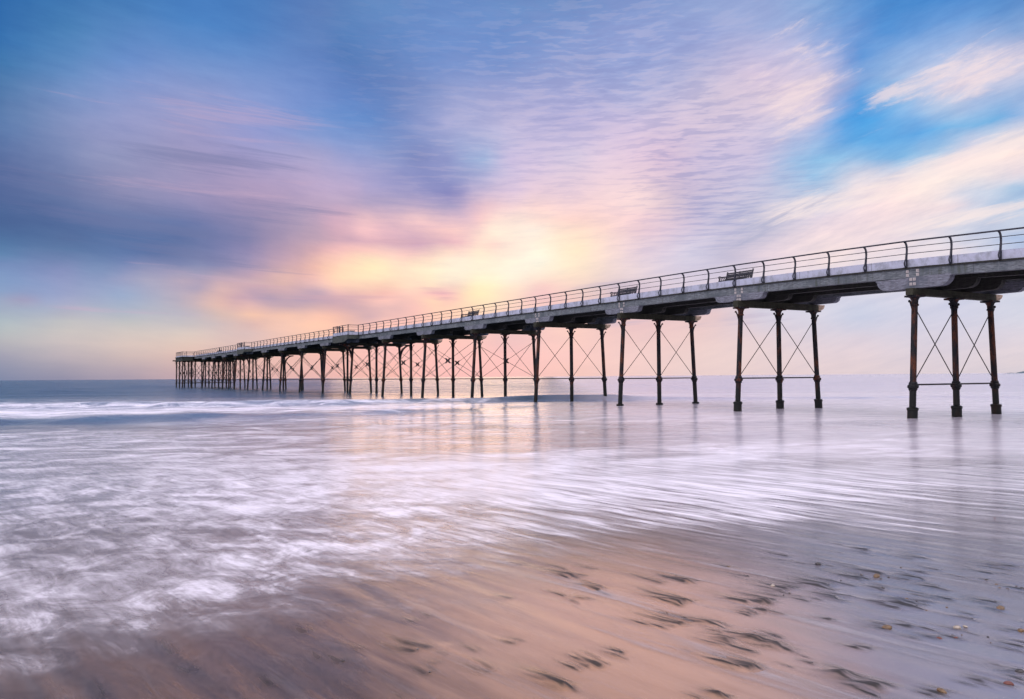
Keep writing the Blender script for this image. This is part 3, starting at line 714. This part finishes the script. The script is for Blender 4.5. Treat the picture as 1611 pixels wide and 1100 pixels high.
# foam density over the swash, film opacity
FO = [(0,604,0),(400,606,0),(900,604,0),(1300,604,0),(1600,600,0),(0,622,0),(300,622,0),(600,620,0),(0,634,.25),(300,631,.25),(550,629,.3),
 (0,650,.5),(100,645,.52),(250,650,.5),(400,650,.5),(550,645,.5),(700,640,.45),(850,640,.28),(950,640,.25),(1100,635,.24),(1300,630,.2),(1500,625,.2),
 (0,668,.22),(150,668,.24),(300,666,.35),(450,664,.4),(600,660,.42),(0,690,.44),(150,690,.46),(300,690,.48),(450,682,.44),(600,700,.40),(750,700,.34),(900,690,.32),(1050,680,.30),(1200,680,.3),(1400,670,.26),(1600,680,.26),
 (0,740,.45),(150,740,.5),(300,740,.55),(450,740,.6),(600,745,.6),(750,740,.62),(900,740,.65),(1050,730,.62),(1200,715,.56),(1400,715,.46),(1600,715,.36),
 (0,800,.44),(150,800,.48),(300,790,.55),(410,800,.64),(500,810,.46),(600,800,.64),(750,790,.64),(900,780,.66),(1050,770,.7),(1200,770,.68),(1400,770,.62),(1600,780,.52),
 (0,860,.46),(150,860,.47),(300,860,.54),(450,860,.6),(600,850,.60),(750,840,.58),(900,820,.56),(1050,810,.66),(1200,810,.62),(1400,820,.52),(1600,840,.40),
 (0,920,.52),(150,920,.54),(300,920,.58),(450,910,.57),(600,895,.54),(750,885,.45),(900,865,.42),(1050,850,.42),(1200,860,.36),(1400,870,.3),(1600,900,.24),
 (0,970,.54),(150,970,.54),(300,955,.54),(450,945,.48),(600,935,.42),(750,925,.34),(900,900,.15),(1050,900,.12),(1300,920,.1),(1600,960,.1),
 (0,1020,.46),(150,1020,.44),(300,1000,.36),(450,1000,.16),(700,1000,.12),(1000,1000,.06),(1300,1000,.08),(1600,1020,.08),(0,1100,.26),(200,1100,.22),(400,1100,.08),(800,1100,.02),(1200,1100,.04),(1600,1100,.05)]
FI = [(0,604,1),(800,604,1),(1600,604,1),(0,640,1),(800,640,1),(1600,640,1),(0,700,1),(400,700,1),(800,700,1),(1200,700,1),(1600,700,.95),(0,780,.95),(400,780,.95),(800,760,.9),(1200,750,.85),(1600,750,.8),
 (0,900,.8),(0,980,.5),(0,1080,.2),(150,950,.65),(300,900,.7),(300,970,.35),(450,920,.45),(600,870,.6),(600,930,.18),(900,820,.55),(900,880,.15),(1200,800,.5),(1200,860,.18),(1400,800,.5),(1600,800,.5),(1400,880,.15),(1600,890,.2),
 (300,1040,.03),(600,1000,.0),(900,960,.0),(1200,930,.02),(1600,970,.05),(200,1100,.0),(700,1100,0),(1200,1100,0),(1600,1100,0)]

def crest_y(x):       # plan line of the breaking wave
    xs = [-80, -24, -16, -8, -4, 1, 6, 12, 25, 45, 90]; ys = [48, 52, 53, 55, 56, 57.5, 58.5, 59, 59, 57, 52]
    return np.interp(x, xs, ys)
def crest_a(x):
    return np.interp(x, [-80, -30, -10, -2, 2, 7, 10, 16, 30, 60], [.30, .30, .30, .30, .42, .42, .22, .14, .12, .1])
def sea_height(x, y):
    yc = crest_y(x) + .6*np.sin(x*.7) + .35*np.sin(x*1.9+1)
    d = y - yc
    h = crest_a(x)*np.where(d < 0, np.exp(-(d/np.where(x < -3, 1.6, .75))**2), np.exp(-(d/3.2)**2))
    # turbulent toe of the broken part
    toe = np.interp(x, [-60, -10, 0, 6], [.24, .18, .08, 0])
    ld = np.interp(x, [-24, -10, -2, 4], [21., 17.5, 15., 7.]) + .8*np.sin(x*.55) + .4*np.sin(x*1.7)
    h += toe*(1/(1+np.exp(-(d+ld)/.45)))*np.clip(1-(d+ld)/ld, 0, 1)*(1 + .25*np.sin(x*1.3+y*.7))
    far = np.clip((y-60)/40, 0, 1)
    h += far*(.11*np.sin(y*.33 + x*.05 + .8*np.sin(x*.045)) + .07*np.sin(y*.61 - x*.09 + np.sin(x*.08+y*.02)))*np.clip(1.3-y/900, .25, 1)
    mid = np.clip((y-16)/12, 0, 1)*np.clip((62-y)/10, 0, 1)
    h += mid*.018*(np.sin(y*1.1 + .5*np.sin(x*.5)) + np.sin(y*.7 + x*.35))
    return h
nr, nc = 470, 330
yy = np.concatenate([np.linspace(1.5, 12, 90, endpoint=False), np.geomspace(12, 30, 80, endpoint=False), np.linspace(30, 75, 200, endpoint=False), np.geomspace(75, 600, 80, endpoint=False), np.geomspace(600, 40000, 20)])
nr = len(yy)
uu = np.linspace(-1, 1, nc); uu = uu*(1 + 1.2*uu**4)
XX = uu[None]*(yy[:, None]*.75 + 6); YY = np.repeat(yy[:, None], nc, 1)
zz = sea_height(XX, YY) + .004
def grid_mesh(name, X, Y, Z, mat, attrs):
    h, w = X.shape
    me = bpy.data.meshes.new(name)
    co = np.stack([X, Y, Z], -1).reshape(-1, 3).astype(np.float32)
    idx = np.arange(h*w).reshape(h, w)
    f = np.stack([idx[:-1, :-1], idx[:-1, 1:], idx[1:, 1:], idx[1:, :-1]], -1).reshape(-1, 4)
    me.vertices.add(len(co)); me.vertices.foreach_set('co', co.ravel())
    me.loops.add(f.size); me.loops.foreach_set('vertex_index', f.ravel().astype(np.int32))
    me.polygons.add(len(f)); me.polygons.foreach_set('loop_start', (np.arange(len(f))*4).astype(np.int32))
    me.polygons.foreach_set('use_smooth', np.ones(len(f), bool)); me.update(calc_edges=True)
    for k, v in attrs.items():
        a = me.attributes.new(k, 'FLOAT', 'POINT'); a.data.foreach_set('value', v.astype(np.float32).ravel())
    me.materials.append(mat); return me
q2 = np.stack([XX.ravel(), YY.ravel()], 1)
foam = interp(FO, q2)[:, 0]; film = interp(FI, q2)[:, 0]
far_ = YY.ravel() > 75
foam[far_] = 0; film[YY.ravel() > 30] = 1
# crest foam of the broken wave
dcr = (YY - crest_y(XX)).ravel(); xr = XX.ravel()
brk = np.interp(xr, [-40, -4, 2, 6], [1, .9, .45, 0])
lead = np.interp(xr, [-24, -10, -2, 4], [21., 17.5, 15., 7.]) + .8*np.sin(xr*.55) + .4*np.sin(xr*1.7)
foam = np.maximum(foam, brk*(.50 + .16*np.exp(-((dcr+lead*.55)/4.5)**2))*np.clip((dcr+lead)/3.0, 0, 1)*np.clip((1.0-dcr)/1.5, 0, 1))
foam = np.maximum(foam, brk*.62*np.exp(-((dcr+1.2)/1.3)**2))
foam = foam*(1-.75*np.interp(xr, [-14, -8], [1, .3])*np.exp(-((dcr+lead+.2)/1.5)**2)*(brk > .3))
face = np.interp(xr, [-2, 2, 7, 10], [0, 1, 1, 0])*np.exp(-((dcr+.4)/1.6)**2)
foam = foam*(1-.8*face)

for i_ in range(3):                       # broken white water where the swash meets the near legs
    for k_ in range(3):
        cx, cy, _ = to_world(COLX[k_] + RAKE[k_], i_*BAY, 0)
        rr = np.hypot(XX.ravel()-cx-.25, (YY.ravel()-cy)*.8)
        foam = np.maximum(foam, .46*np.exp(-(rr/.55)**2))

def mat_sea():
    m, t, b = material('sea_water'); m.surface_render_method = 'BLENDED' if hasattr(m, 'surface_render_method') else None
    P = t.node('ShaderNodeNewGeometry').outputs['Position']; x, y, z = t.xyz(P)
    fo, fi = t.attr('foam'), t.attr('film')
    # backwash axis
    a = R(38.8); ca, sa = math.cos(a), math.sin(a)
    v = t.m('ADD', t.m('MULTIPLY', x, -sa), t.m('MULTIPLY', y, ca)); w = t.m('ADD', t.m('MULTIPLY', x, ca), t.m('MULTIPLY', y, sa))
    wc = t.noise(P, .35, 3, .5)[1]; wxx, wyy, _ = t.xyz(wc)
    wob = t.m('MULTIPLY', t.m('SUBTRACT', wxx, .5), 1.4)
    # A: drawn-out foam along the shore, B: streaks along the backwash, C: soft cloudy swirls
    A = t.noise(t.comb(t.m('ADD', t.m('MULTIPLY', x, .55), wob), t.m('ADD', t.m('MULTIPLY', y, .85), wob), 0.), 1.0, 8, .64, .8)[0]
    Bn = t.noise(t.comb(t.m('ADD', t.m('MULTIPLY', w, 4.6), t.m('MULTIPLY', wob, 1.9)), t.m('MULTIPLY', v, .52), 5.), 1.0, 8, .64, .45)[0]
    Cn = t.noise(t.comb(t.m('ADD', t.m('MULTIPLY', w, 2.1), wob), t.m('MULTIPLY', v, 1.25), 9.), 1.0, 9, .68, .45)[0]
    fine = t.noise(t.comb(t.m('MULTIPLY', w, 13.), t.m('MULTIPLY', v, 1.6), 2.), 1.0, 5, .62, .4)[0]
    right = t.mr(t.m('ADD', x, t.m('MULTIPLY', y, .10)), -1.2, 2.4)
    near = t.mr(y, 11., 20., 1., 0.)
    nb = t.mix(right, Cn, Bn); nb = t.xyz(nb)[0]
    nn = t.xyz(t.mix(near, A, nb))[0]
    nn = t.m('ADD', nn, t.m('MULTIPLY', t.m('SUBTRACT', fine, .5), .26))
    dens = t.m('ADD', t.m('SUBTRACT', nn, .5), t.m('SUBTRACT', fo, .5))
    foamf = t.m('ADD', t.m('MULTIPLY', t.mr(dens, -.42, .36), .50), t.m('MULTIPLY', t.mr(dens, -.12, .26), .46))
    foamf = t.m('MULTIPLY', foamf, t.mr(fo, .0, .16))
    th = t.noise(t.comb(t.m('ADD', t.m('MULTIPLY', w, 4.), t.m('MULTIPLY', wob, .6)), t.m('MULTIPLY', v, .22), 14.), 1.0, 7, .68, .3)[0]
    thin = t.m('MULTIPLY', t.m('MULTIPLY', t.mr(th, .46, .74), t.mr(t.m('ADD', x, t.m('MULTIPLY', y, .1)), -1.5, 2.2, .22, .55)), t.mr(y, 11., 15., 1., 0.))
    foamf = t.m('MAXIMUM', foamf, thin)
    wcol = t.mix(t.mr(y, 6., 14.), rgba(.17, .135, .125), rgba(.095, .09, .10))
    wcol = t.mix(t.mr(y, 27., 35.), wcol, rgba(.075, .115, .17))
    wcol = t.mix(t.mr(y, 50., 75.), wcol, rgba(.03, .06, .10))
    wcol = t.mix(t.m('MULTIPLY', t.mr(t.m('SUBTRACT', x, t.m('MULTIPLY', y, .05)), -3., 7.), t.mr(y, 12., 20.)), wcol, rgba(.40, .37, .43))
    wat = b
    t.put(wat.inputs['Base Color'], wcol); t.put(wat.inputs['IOR'], 1.333)
    t.put(wat.inputs['Roughness'], t.mr(y, 25., 120., .17, .22))
    wv = t.noise(t.comb(t.m('MULTIPLY', x, .6), t.m('MULTIPLY', y, 2.0), 0.), 1.0, 6, .62)[0]
    wv2 = t.noise(t.comb(t.m('MULTIPLY', x, .05), t.m('MULTIPLY', y, .22), 0.), 1.0, 6, .62)[0]
    bh = t.m('ADD', t.m('MULTIPLY', wv, .06), t.m('MULTIPLY', t.m('MULTIPLY', wv2, t.mr(y, 45., 110.)), 1.1))
    nb_ = t.bump(bh, t.mr(y, 45., 90., .5, t.mr(t.m('DIVIDE', x, y), -.35, .25, 1., .34)), 1.0); t.put(wat.inputs['Normal'], nb_)
    fm_ = t.node('ShaderNodeBsdfPrincipled')
    t.put(fm_.inputs['Base Color'], rgba(.82, .80, .88)); t.put(fm_.inputs['Roughness'], .55); t.put(fm_.inputs['Specular IOR Level'], .3)
    t.put(fm_.inputs['Normal'], t.bump(nn, .25, .05))
    mx = t.node('ShaderNodeMixShader'); t.put(mx.inputs[0], t.m('MULTIPLY', foamf, .92)); t.l.new(wat.outputs[0], mx.inputs[1]); t.l.new(fm_.outputs[0], mx.inputs[2])
    tr = t.node('ShaderNodeBsdfTransparent')
    edge = t.m('ADD', fi, t.m('MULTIPLY', t.m('SUBTRACT', nn, .5), t.m('MULTIPLY', t.m('MULTIPLY', fi, t.m('SUBTRACT', 1., fi)), 3.5)), None, True)
    al = t.m('MAXIMUM', edge, foamf)
    mz = t.node('ShaderNodeMixShader'); t.put(mz.inputs[0], al); t.l.new(tr.outputs[0], mz.inputs[1]); t.l.new(mx.outputs[0], mz.inputs[2])
    o = t.n['Material Output']; t.l.new(mz.outputs[0], o.inputs[0])
    return m
sea = obj('sea', grid_mesh('sea', XX, YY, zz, mat_sea(), {'foam': foam, 'film': film}))
tag(sea, 'shallow sea with drawn-out white foam and a low breaking wave', 'sea', None, 'structure')

# --- wet sand: a fine patch in front, grid aligned with the backwash, inside a large coarse sheet
VPX, VPY = -200., 596.
HEADS = []
def hd(ox, oy, sc, lst):
    for (a, b, L, wgt) in lst: HEADS.append((ox + a/sc, oy + b/sc, L/sc, wgt))
hd(1100, 800, 3.153, [(1465,48,60,.5),(830,205,150,.9),(1125,247,190,.8),(435,235,160,.7),(590,280,90,.8),(905,322,330,1.0),(800,345,250,.9),(1115,318,120,.9),(1085,348,180,.9),(640,380,270,1.2),(445,398,220,1.0),(910,398,150,.8),(1185,395,200,.8),(670,438,170,1.1),(365,455,240,1.4),(410,437,160,.8),(1145,465,170,.8),(1075,490,200,1.3),(1000,460,160,.9),(1245,450,130,.8),(1450,322,190,.8),(1600,400,200,.8),(1425,355,90,.6),(1470,465,180,.8),(1495,500,120,.7),(335,510,130,.9),(260,510,100,.6),(650,553,100,.7),(930,605,130,.5),(1050,592,160,.9),(1300,605,130,.6),(1350,552,160,.7),(1190,647,170,.8),(1275,645,120,.6),(1590,610,120,.7),(90,577,120,.9),(330,640,150,1.0),(390,685,330,1.2),(150,655,170,.9),(840,695,120,.8),(280,790,290,1.2),(720,835,180,1.3),(880,890,270,1.2),(1205,915,150,.8),(1535,880,160,.6),(1400,860,130,.8),(1590,815,130,.9),(145,290,110,.7),(100,925,120,.9),(560,770,100,.6),(240,335,120,.5),(1560,290,250,.8),(1600,690,180,.8)])
hd(600, 850, 3.159, [(940,172,170,1.1),(1075,245,160,1.0),(1520,205,250,1.0),(1510,305,330,1.1),(635,285,110,1.0),(255,375,90,.7),(165,405,100,.8),(180,545,190,1.5),(475,548,160,.7),(660,512,100,1.1),(1025,295,90,.6),(1090,625,200,.9),(1475,425,290,1.0),(1185,558,100,.7),(240,658,140,1.0),(265,612,70,.7),(550,640,170,.7),(690,120,110,.8),(1420,365,90,.5),(110,770,90,.8),(320,565,70,.5),(1610,410,160,.8),(930,730,330,1.0),(520,660,180,.8)])
hd(0, 560, 2.037, [(980,885,70,.9),(1100,980,80,1.0),(1030,970,70,.8),(885,1050,100,1.0),(610,1015,90,.8),(1150,940,60,.7),(560,955,120,.5),(480,880,160,.5),(330,1090,120,.6)])
for (a_, b_, L_, g_) in list(HEADS):        # each big streak is a bundle of finer ones
    if a_ < 820: cnt = 0
    else: cnt = 5 if g_ >= .9 else 3
    for _ in range(cnt): HEADS.append((a_ + random.gauss(-6, 19), b_ + random.gauss(0, 5), L_*random.uniform(.5, 1.15), g_*random.uniform(.38, .68)))
N_MAIN = len(HEADS)
ang = R(38.8); AV = np.array([-math.sin(ang), math.cos(ang)]); AW = np.array([math.cos(ang), math.sin(ang)])
vg = np.arange(0.6, 15.5, .045); wg = np.arange(-3.2, 10.5, .0135)
WW, VV = np.meshgrid(wg, vg)
SX = WW*AW[0] + VV*AV[0]; SY = WW*AW[1] + VV*AV[1]
keep = None
def sand_base(x, y): return np.where(y < 3, .0, 0.0) - .0025*np.clip(y-6, 0, 400)**1.0*1.2
SZ = sand_base(SX, SY); DK = np.zeros_like(SZ)
SCL = np.clip(SY, 0, None)
tails = []
for (hx, hy, L, wgt) in HEADS:
    p = ground(hx, hy); k = L/math.hypot(VPX-hx, VPY-hy); e = ground(hx + (VPX-hx)*k, hy + (VPY-hy)*k)
    v0, w0 = p @ AV, p @ AW; dv, dw = (e-p) @ AV, (e-p) @ AW
    Lw = max(.12, abs(dv)); wid = (.034 + .026*math.sqrt(Lw))*wgt*(1+.06*p[1])
    lift = .25 if hx < 820 else 1.0
    i0, i1 = np.searchsorted(vg, [v0-.3, v0+Lw*1.3]); j0, j1 = np.searchsorted(wg, [w0-abs(dw)-wid*8, w0+abs(dw)+wid*8])
    if i1 <= i0 or j1 <= j0: continue
    v = VV[i0:i1, j0:j1]-v0; w = WW[i0:i1, j0:j1]-w0 - dw*(VV[i0:i1, j0:j1]-v0)/Lw
    ph = random.random()*9
    w = w + .012*np.sin(v*7+ph) + .006*np.sin(v*19+ph*2)
    tt = v/Lw
    along = np.where(tt < 0, np.exp(-(tt*Lw/.025)**2), np.exp(-(tt/.62)**2))
    wd = wid*(1 + .6*np.clip(tt, 0, 1))
    cross = np.exp(-(w/wd)**2)
    fil = .62 + .38*np.sin(w/wid*4.5 + ph + 2*np.sin(v*5+ph))
    dk = np.clip(along*cross*fil*(1.0+.35*wgt), 0, 1)*(min(1, .3+wgt*.4) if hx < 820 else 1)
    DK[i0:i1, j0:j1] = np.maximum(DK[i0:i1, j0:j1], dk)
    SZ[i0:i1, j0:j1] += along*np.exp(-(w/(wd*1.1))**2)*.014*wgt*lift*np.clip(1-tt*.6, .1, 1) - .006*wgt*lift*along*np.exp(-((w-wd*1.7)/(wd))**2)
# gentle combing of the sand
SZ += .0016*np.sin(WW*9 + 1.5*np.sin(VV*.7)) + .001*np.sin(WW*23 + 2*np.sin(VV*1.1+WW))

def mat_sand():
    m, t, b = material('wet_sand')
    P = t.node('ShaderNodeNewGeometry').outputs['Position']; x, y, z = t.xyz(P)
    a = R(38.8); ca, sa = math.cos(a), math.sin(a)
    v = t.m('ADD', t.m('MULTIPLY', x, -sa), t.m('MULTIPLY', y, ca)); w = t.m('ADD', t.m('MULTIPLY', x, ca), t.m('MULTIPLY', y, sa))
    dk = t.attr('dark')
    n1 = t.noise(t.comb(t.m('MULTIPLY', w, 5.), t.m('MULTIPLY', v, .55), 0.), 1., 6, .65, .3)[0]
    n2 = t.noise(P, 1.2, 4, .5)[0]; gr = t.noise(P, 95., 3, .6)[0]
    col = t.mix(t.mr(n1, .3, .7), rgba(.060, .032, .014), rgba(.135, .070, .031))
    col = t.mix(t.m('MULTIPLY', t.mr(n2, .45, .7), .4), col, rgba(.065, .04, .024))
    col = t.mix(t.m('MULTIPLY', t.mr(gr, .5, .7), .25), col, rgba(.16, .12, .09))
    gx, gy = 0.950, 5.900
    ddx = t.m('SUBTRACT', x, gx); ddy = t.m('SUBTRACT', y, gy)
    warm_glow = t.m('EXPONENT', t.m('MULTIPLY', t.m('ADD', t.m('POWER', t.m('DIVIDE', ddx, 1.9), 2.), t.m('POWER', t.m('DIVIDE', ddy, 2.6), 2.)), -1.))
    warm_glow = t.mr(t.m('ADD', warm_glow, t.m('MULTIPLY', t.m('SUBTRACT', n1, .5), .5)), .1, 1.)
    col = t.mix(t.m('MULTIPLY', warm_glow, .9), col, rgba(.46, .270, .168))  # warm sky glow on the sand, painted into its colour
    wet_sheen = t.mr(t.m('ADD', t.m('SUBTRACT', x, t.m('MULTIPLY', y, .12)), t.m('MULTIPLY', n1, .8)), .6, 2.6)
    col = t.mix(t.m('MULTIPLY', wet_sheen, .75), col, rgba(.19, .205, .265))  # wet film to the right, with blue sky reflection painted into the colour
    brk = t.noise(t.comb(t.m('MULTIPLY', w, 30.), t.m('MULTIPLY', v, 3.), 0.), 1., 4, .65)[0]
    dd = t.m('MULTIPLY', dk, t.mr(brk, .25, .6, .5, 1.25), None, True)
    col = t.mix(t.m('MULTIPLY', dd, .93), col, rgba(.022, .020, .018))
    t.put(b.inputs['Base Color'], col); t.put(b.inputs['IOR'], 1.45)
    t.put(b.inputs['Roughness'], t.m('ADD', t.mr(n1, .3, .7, .10, .24), t.m('MULTIPLY', dd, .3)))
    t.put(b.inputs['Specular IOR Level'], t.m('SUBTRACT', .5, t.m('MULTIPLY', dd, .3)))
    t.put(b.inputs['Normal'], t.bump(n1, .25, .02))
    return m
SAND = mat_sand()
# restrict the fine patch to what can be near the viewer
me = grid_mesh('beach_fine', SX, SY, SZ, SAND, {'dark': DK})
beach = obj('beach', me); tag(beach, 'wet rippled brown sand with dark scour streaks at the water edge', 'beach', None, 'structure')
def coarse_beach():
    # frame of coarse sand around the fine patch, reaching under the sea and up behind the viewer
    a0, a1, b0, b1 = vg[0], vg[-1], wg[0], wg[-1]
    rv = np.array([-60, -20, a0, a1, 40, 140, 400]); rw = np.array([-300, -60, -20, b0, b1, 40, 100, 500])
    mb = MB()
    for i in range(len(rv)-1):
        for j in range(len(rw)-1):
            if abs(rv[i]-a0) < 1e-6 and abs(rw[j]-b0) < 1e-6: continue
            c = []
            for (vv_, ww_) in ((rv[i], rw[j]), (rv[i], rw[j+1]), (rv[i+1], rw[j+1]), (rv[i+1], rw[j])):
                p = AV*vv_ + AW*ww_; c.append((p[0], p[1], float(sand_base(p[0], p[1])) - .004))
            mb.add(c, [(0, 1, 2, 3)])
    return mb.mesh('sand_outer', SAND)
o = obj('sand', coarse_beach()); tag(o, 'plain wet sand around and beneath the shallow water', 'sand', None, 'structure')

# --- headland
def headland():
    c0 = ray(1578, 587); d = 6000.
    base = np.array([c0[0]/c0[1]*d, d])
    xs = np.linspace(0, 2600, 90); ys = np.linspace(0, 1400, 14); Xh, Yh = np.meshgrid(xs, ys)
    prof = np.interp(xs, [0, 30, 60, 75, 95, 110, 130, 160, 200, 320, 600, 1200, 2600], [0, 3, 6, 3, 4, 8, 9, 19, 28, 60, 90, 120, 110])
    prof = prof + 2.5*np.sin(xs*.06)*np.clip(xs/150, 0, 1)
    Z = prof[None]*np.clip(np.sin(np.clip(Yh/500, 0, 1)*math.pi/2)**.4, 0, 1)*np.where(Yh > 1000, (1400-Yh)/400, 1) - .5
    m, t, b = material('distant_cliff')
    n = t.noise(t.node('ShaderNodeNewGeometry').outputs['Position'], .02, 5, .6)[0]
    t.put(b.inputs['Base Color'], t.mix(t.mr(n, .35, .65), rgba(.05, .085, .11), rgba(.08, .12, .14))); t.put(b.inputs['Roughness'], .9)
    return grid_mesh('headland', (Xh+base[0])*(1+Yh/d), Yh+base[1], Z, m, {})
o = obj('headland', headland()); tag(o, 'low dark headland far off at the right end of the horizon', 'headland', None, 'structure')

# ------------------------------------------------------------------ pebbles
def pebble_mesh(seed, flat=.62):
    import bmesh
    r = np.random.default_rng(seed); bm = bmesh.new(); bmesh.ops.create_icosphere(bm, subdivisions=3, radius=1.0)
    ph = r.uniform(0, 6, (5, 3)); fr = r.uniform(.8, 2.2, (5, 3))
    ax = np.array([1.0, r.uniform(.68, .95), flat*r.uniform(.8, 1.15)])
    for v in bm.verts:
        c = np.array(v.co); k = 1 + sum(.05*math.sin(fr[i] @ c + ph[i, 0]) for i in range(5))
        v.co = Vector(c*k*ax)
    me = bpy.data.meshes.new('pebble'); bm.to_mesh(me); bm.free(); me.polygons.foreach_set('use_smooth', [True]*len(me.polygons)); return me
def mat_stone(name, c):
    m, t, b = material(name)
    tc = t.node('ShaderNodeTexCoord').outputs['Object']
    n = t.noise(tc, 2.2, 5, .6)[0]; n2 = t.noise(tc, 14., 4, .6)[0]
    col = t.mix(t.mr(n, .35, .65), rgba(*[v*.6 for v in c]), rgba(*[v*1.3 for v in c])); col = t.mix(t.m('MULTIPLY', t.mr(n2, .5, .7), .4), col, rgba(*[v*.4 for v in c]))
    t.put(b.inputs['Base Color'], col); t.put(b.inputs['Roughness'], .22); t.put(b.inputs['Normal'], t.bump(n2, .3, .08)); return m
ST = {'dark': mat_stone('dark_wet_stone', (.045, .04, .04)), 'brown': mat_stone('brown_wet_stone', (.16, .095, .04)), 'red': mat_stone('red_wet_stone', (.15, .045, .03)), 'pale': mat_stone('pale_wet_stone', (.42, .36, .29)), 'grey': mat_stone('grey_wet_stone', (.12, .11, .11))}
PM = {}
def pebble(px, py, size_px, mat, label, group=None):
    p = ground(px, py); d = math.hypot(*p); r = size_px*.8/F_PX*d/2
    key = (mat, random.randrange(4))
    if key not in PM: PM[key] = pebble_mesh(hash(mat) % 97 + key[1]*13 if False else (len(PM)*17+3)); PM[key].materials.append(ST[mat])
    o = obj('pebble', PM[key], None, (p[0], p[1], float(sand_base(p[0], p[1])) + r*.18 + .002)); o.scale = (r, r, r); o.rotation_euler = (random.uniform(-.2, .2), random.uniform(-.2, .2), random.uniform(0, 6.28))
    tag(o, label, 'pebble', group); return o
k7 = lambda a, b: (1100 + a/3.153, 800 + b/3.153)
BIG = [((930, 598), 19, 'brown', 'largest round brown pebble on the right-hand sand with foam around it'),
 ((880, 339), 14, 'brown', 'brown oval pebble at the foot of the widest dark streak'),
 ((1280, 598), 13, 'pale', 'pale cream pebble right of the largest brown pebble'),
 ((1320, 590), 8, 'pale', 'small pale chip just right of the cream pebble'),
 ((1495, 501), 15, 'brown', 'olive brown pebble near the right edge above the cream pebble'),
 ((1535, 876), 16, 'red', 'reddish pebble in the bottom right corner'),
 ((1205, 914), 17, 'brown', 'brown pebble at the bottom edge left of the reddish one'),
 ((1590, 816), 14, 'dark', 'black pebble at the right edge above the reddish one'),
 ((1595, 612), 13, 'brown', 'brown pebble cut by the right edge of the photo'),
 ((590, 279), 12, 'dark', 'black pebble at the left end of the widest dark streak'),
 ((365, 387), 10, 'pale', 'pale pebble lying on a dark streak left of centre of the stony patch'),
 ((1190, 649), 10, 'red', 'small red pebble below the cream pebble, left of its pair'),
 ((1275, 647), 8, 'red', 'small red pebble below the cream pebble, right of its pair'),
 ((1465, 49), 6, 'red', 'lone reddish pebble in the shallow film far up the right side'),
 ((145, 290), 6, 'brown', 'tiny brown pebble alone at the left of the stony patch')]
for (p, sz, mt, lab) in BIG: pebble(*k7(*p), sz, mt, lab)
for (hx, hy, L, wgt) in HEADS[:85]:
    if any(math.hypot(hx-k7(*p)[0], hy-k7(*p)[1]) < 9 for p, *_ in BIG): continue
    if random.random() < (.75 if hx > 900 else .35):
        sz = random.uniform(4.5, 8.0)*(.75+.25*wgt)*(1 if hx > 900 else .8)
        pebble(hx, hy, sz, random.choice(['dark', 'dark', 'grey', 'dark']), 'small dark pebble at the head of a dark sand streak', 'small dark pebbles at the heads of sand streaks')
for _ in range(26):
    b_ = random.choice([(905, 330), (1075, 490), (760, 335), (1500, 390), (1380, 340), (1120, 460), (365, 450), (1300, 640)])
    hx, hy = k7(b_[0] + random.gauss(0, 70), b_[1] + random.gauss(0, 16))
    pebble(hx, hy, random.uniform(3, 6), random.choice(['dark', 'grey', 'brown']), 'tiny pebble scattered among the dark streaks on the right', 'tiny pebbles among the dark streaks')

# ------------------------------------------------------------------ render settings
scene.render.engine = 'CYCLES'; world.cycles.sampling_method = 'NONE'
scene.view_settings.view_transform = 'Standard'; scene.view_settings.look = 'None'; scene.view_settings.exposure = 0; scene.view_settings.gamma = 1
scene.cycles.max_bounces = 6; scene.cycles.transparent_max_bounces = 8
scene.cycles.use_denoising = True
scene.cycles.use_adaptive_sampling = True; scene.cycles.adaptive_threshold = .04
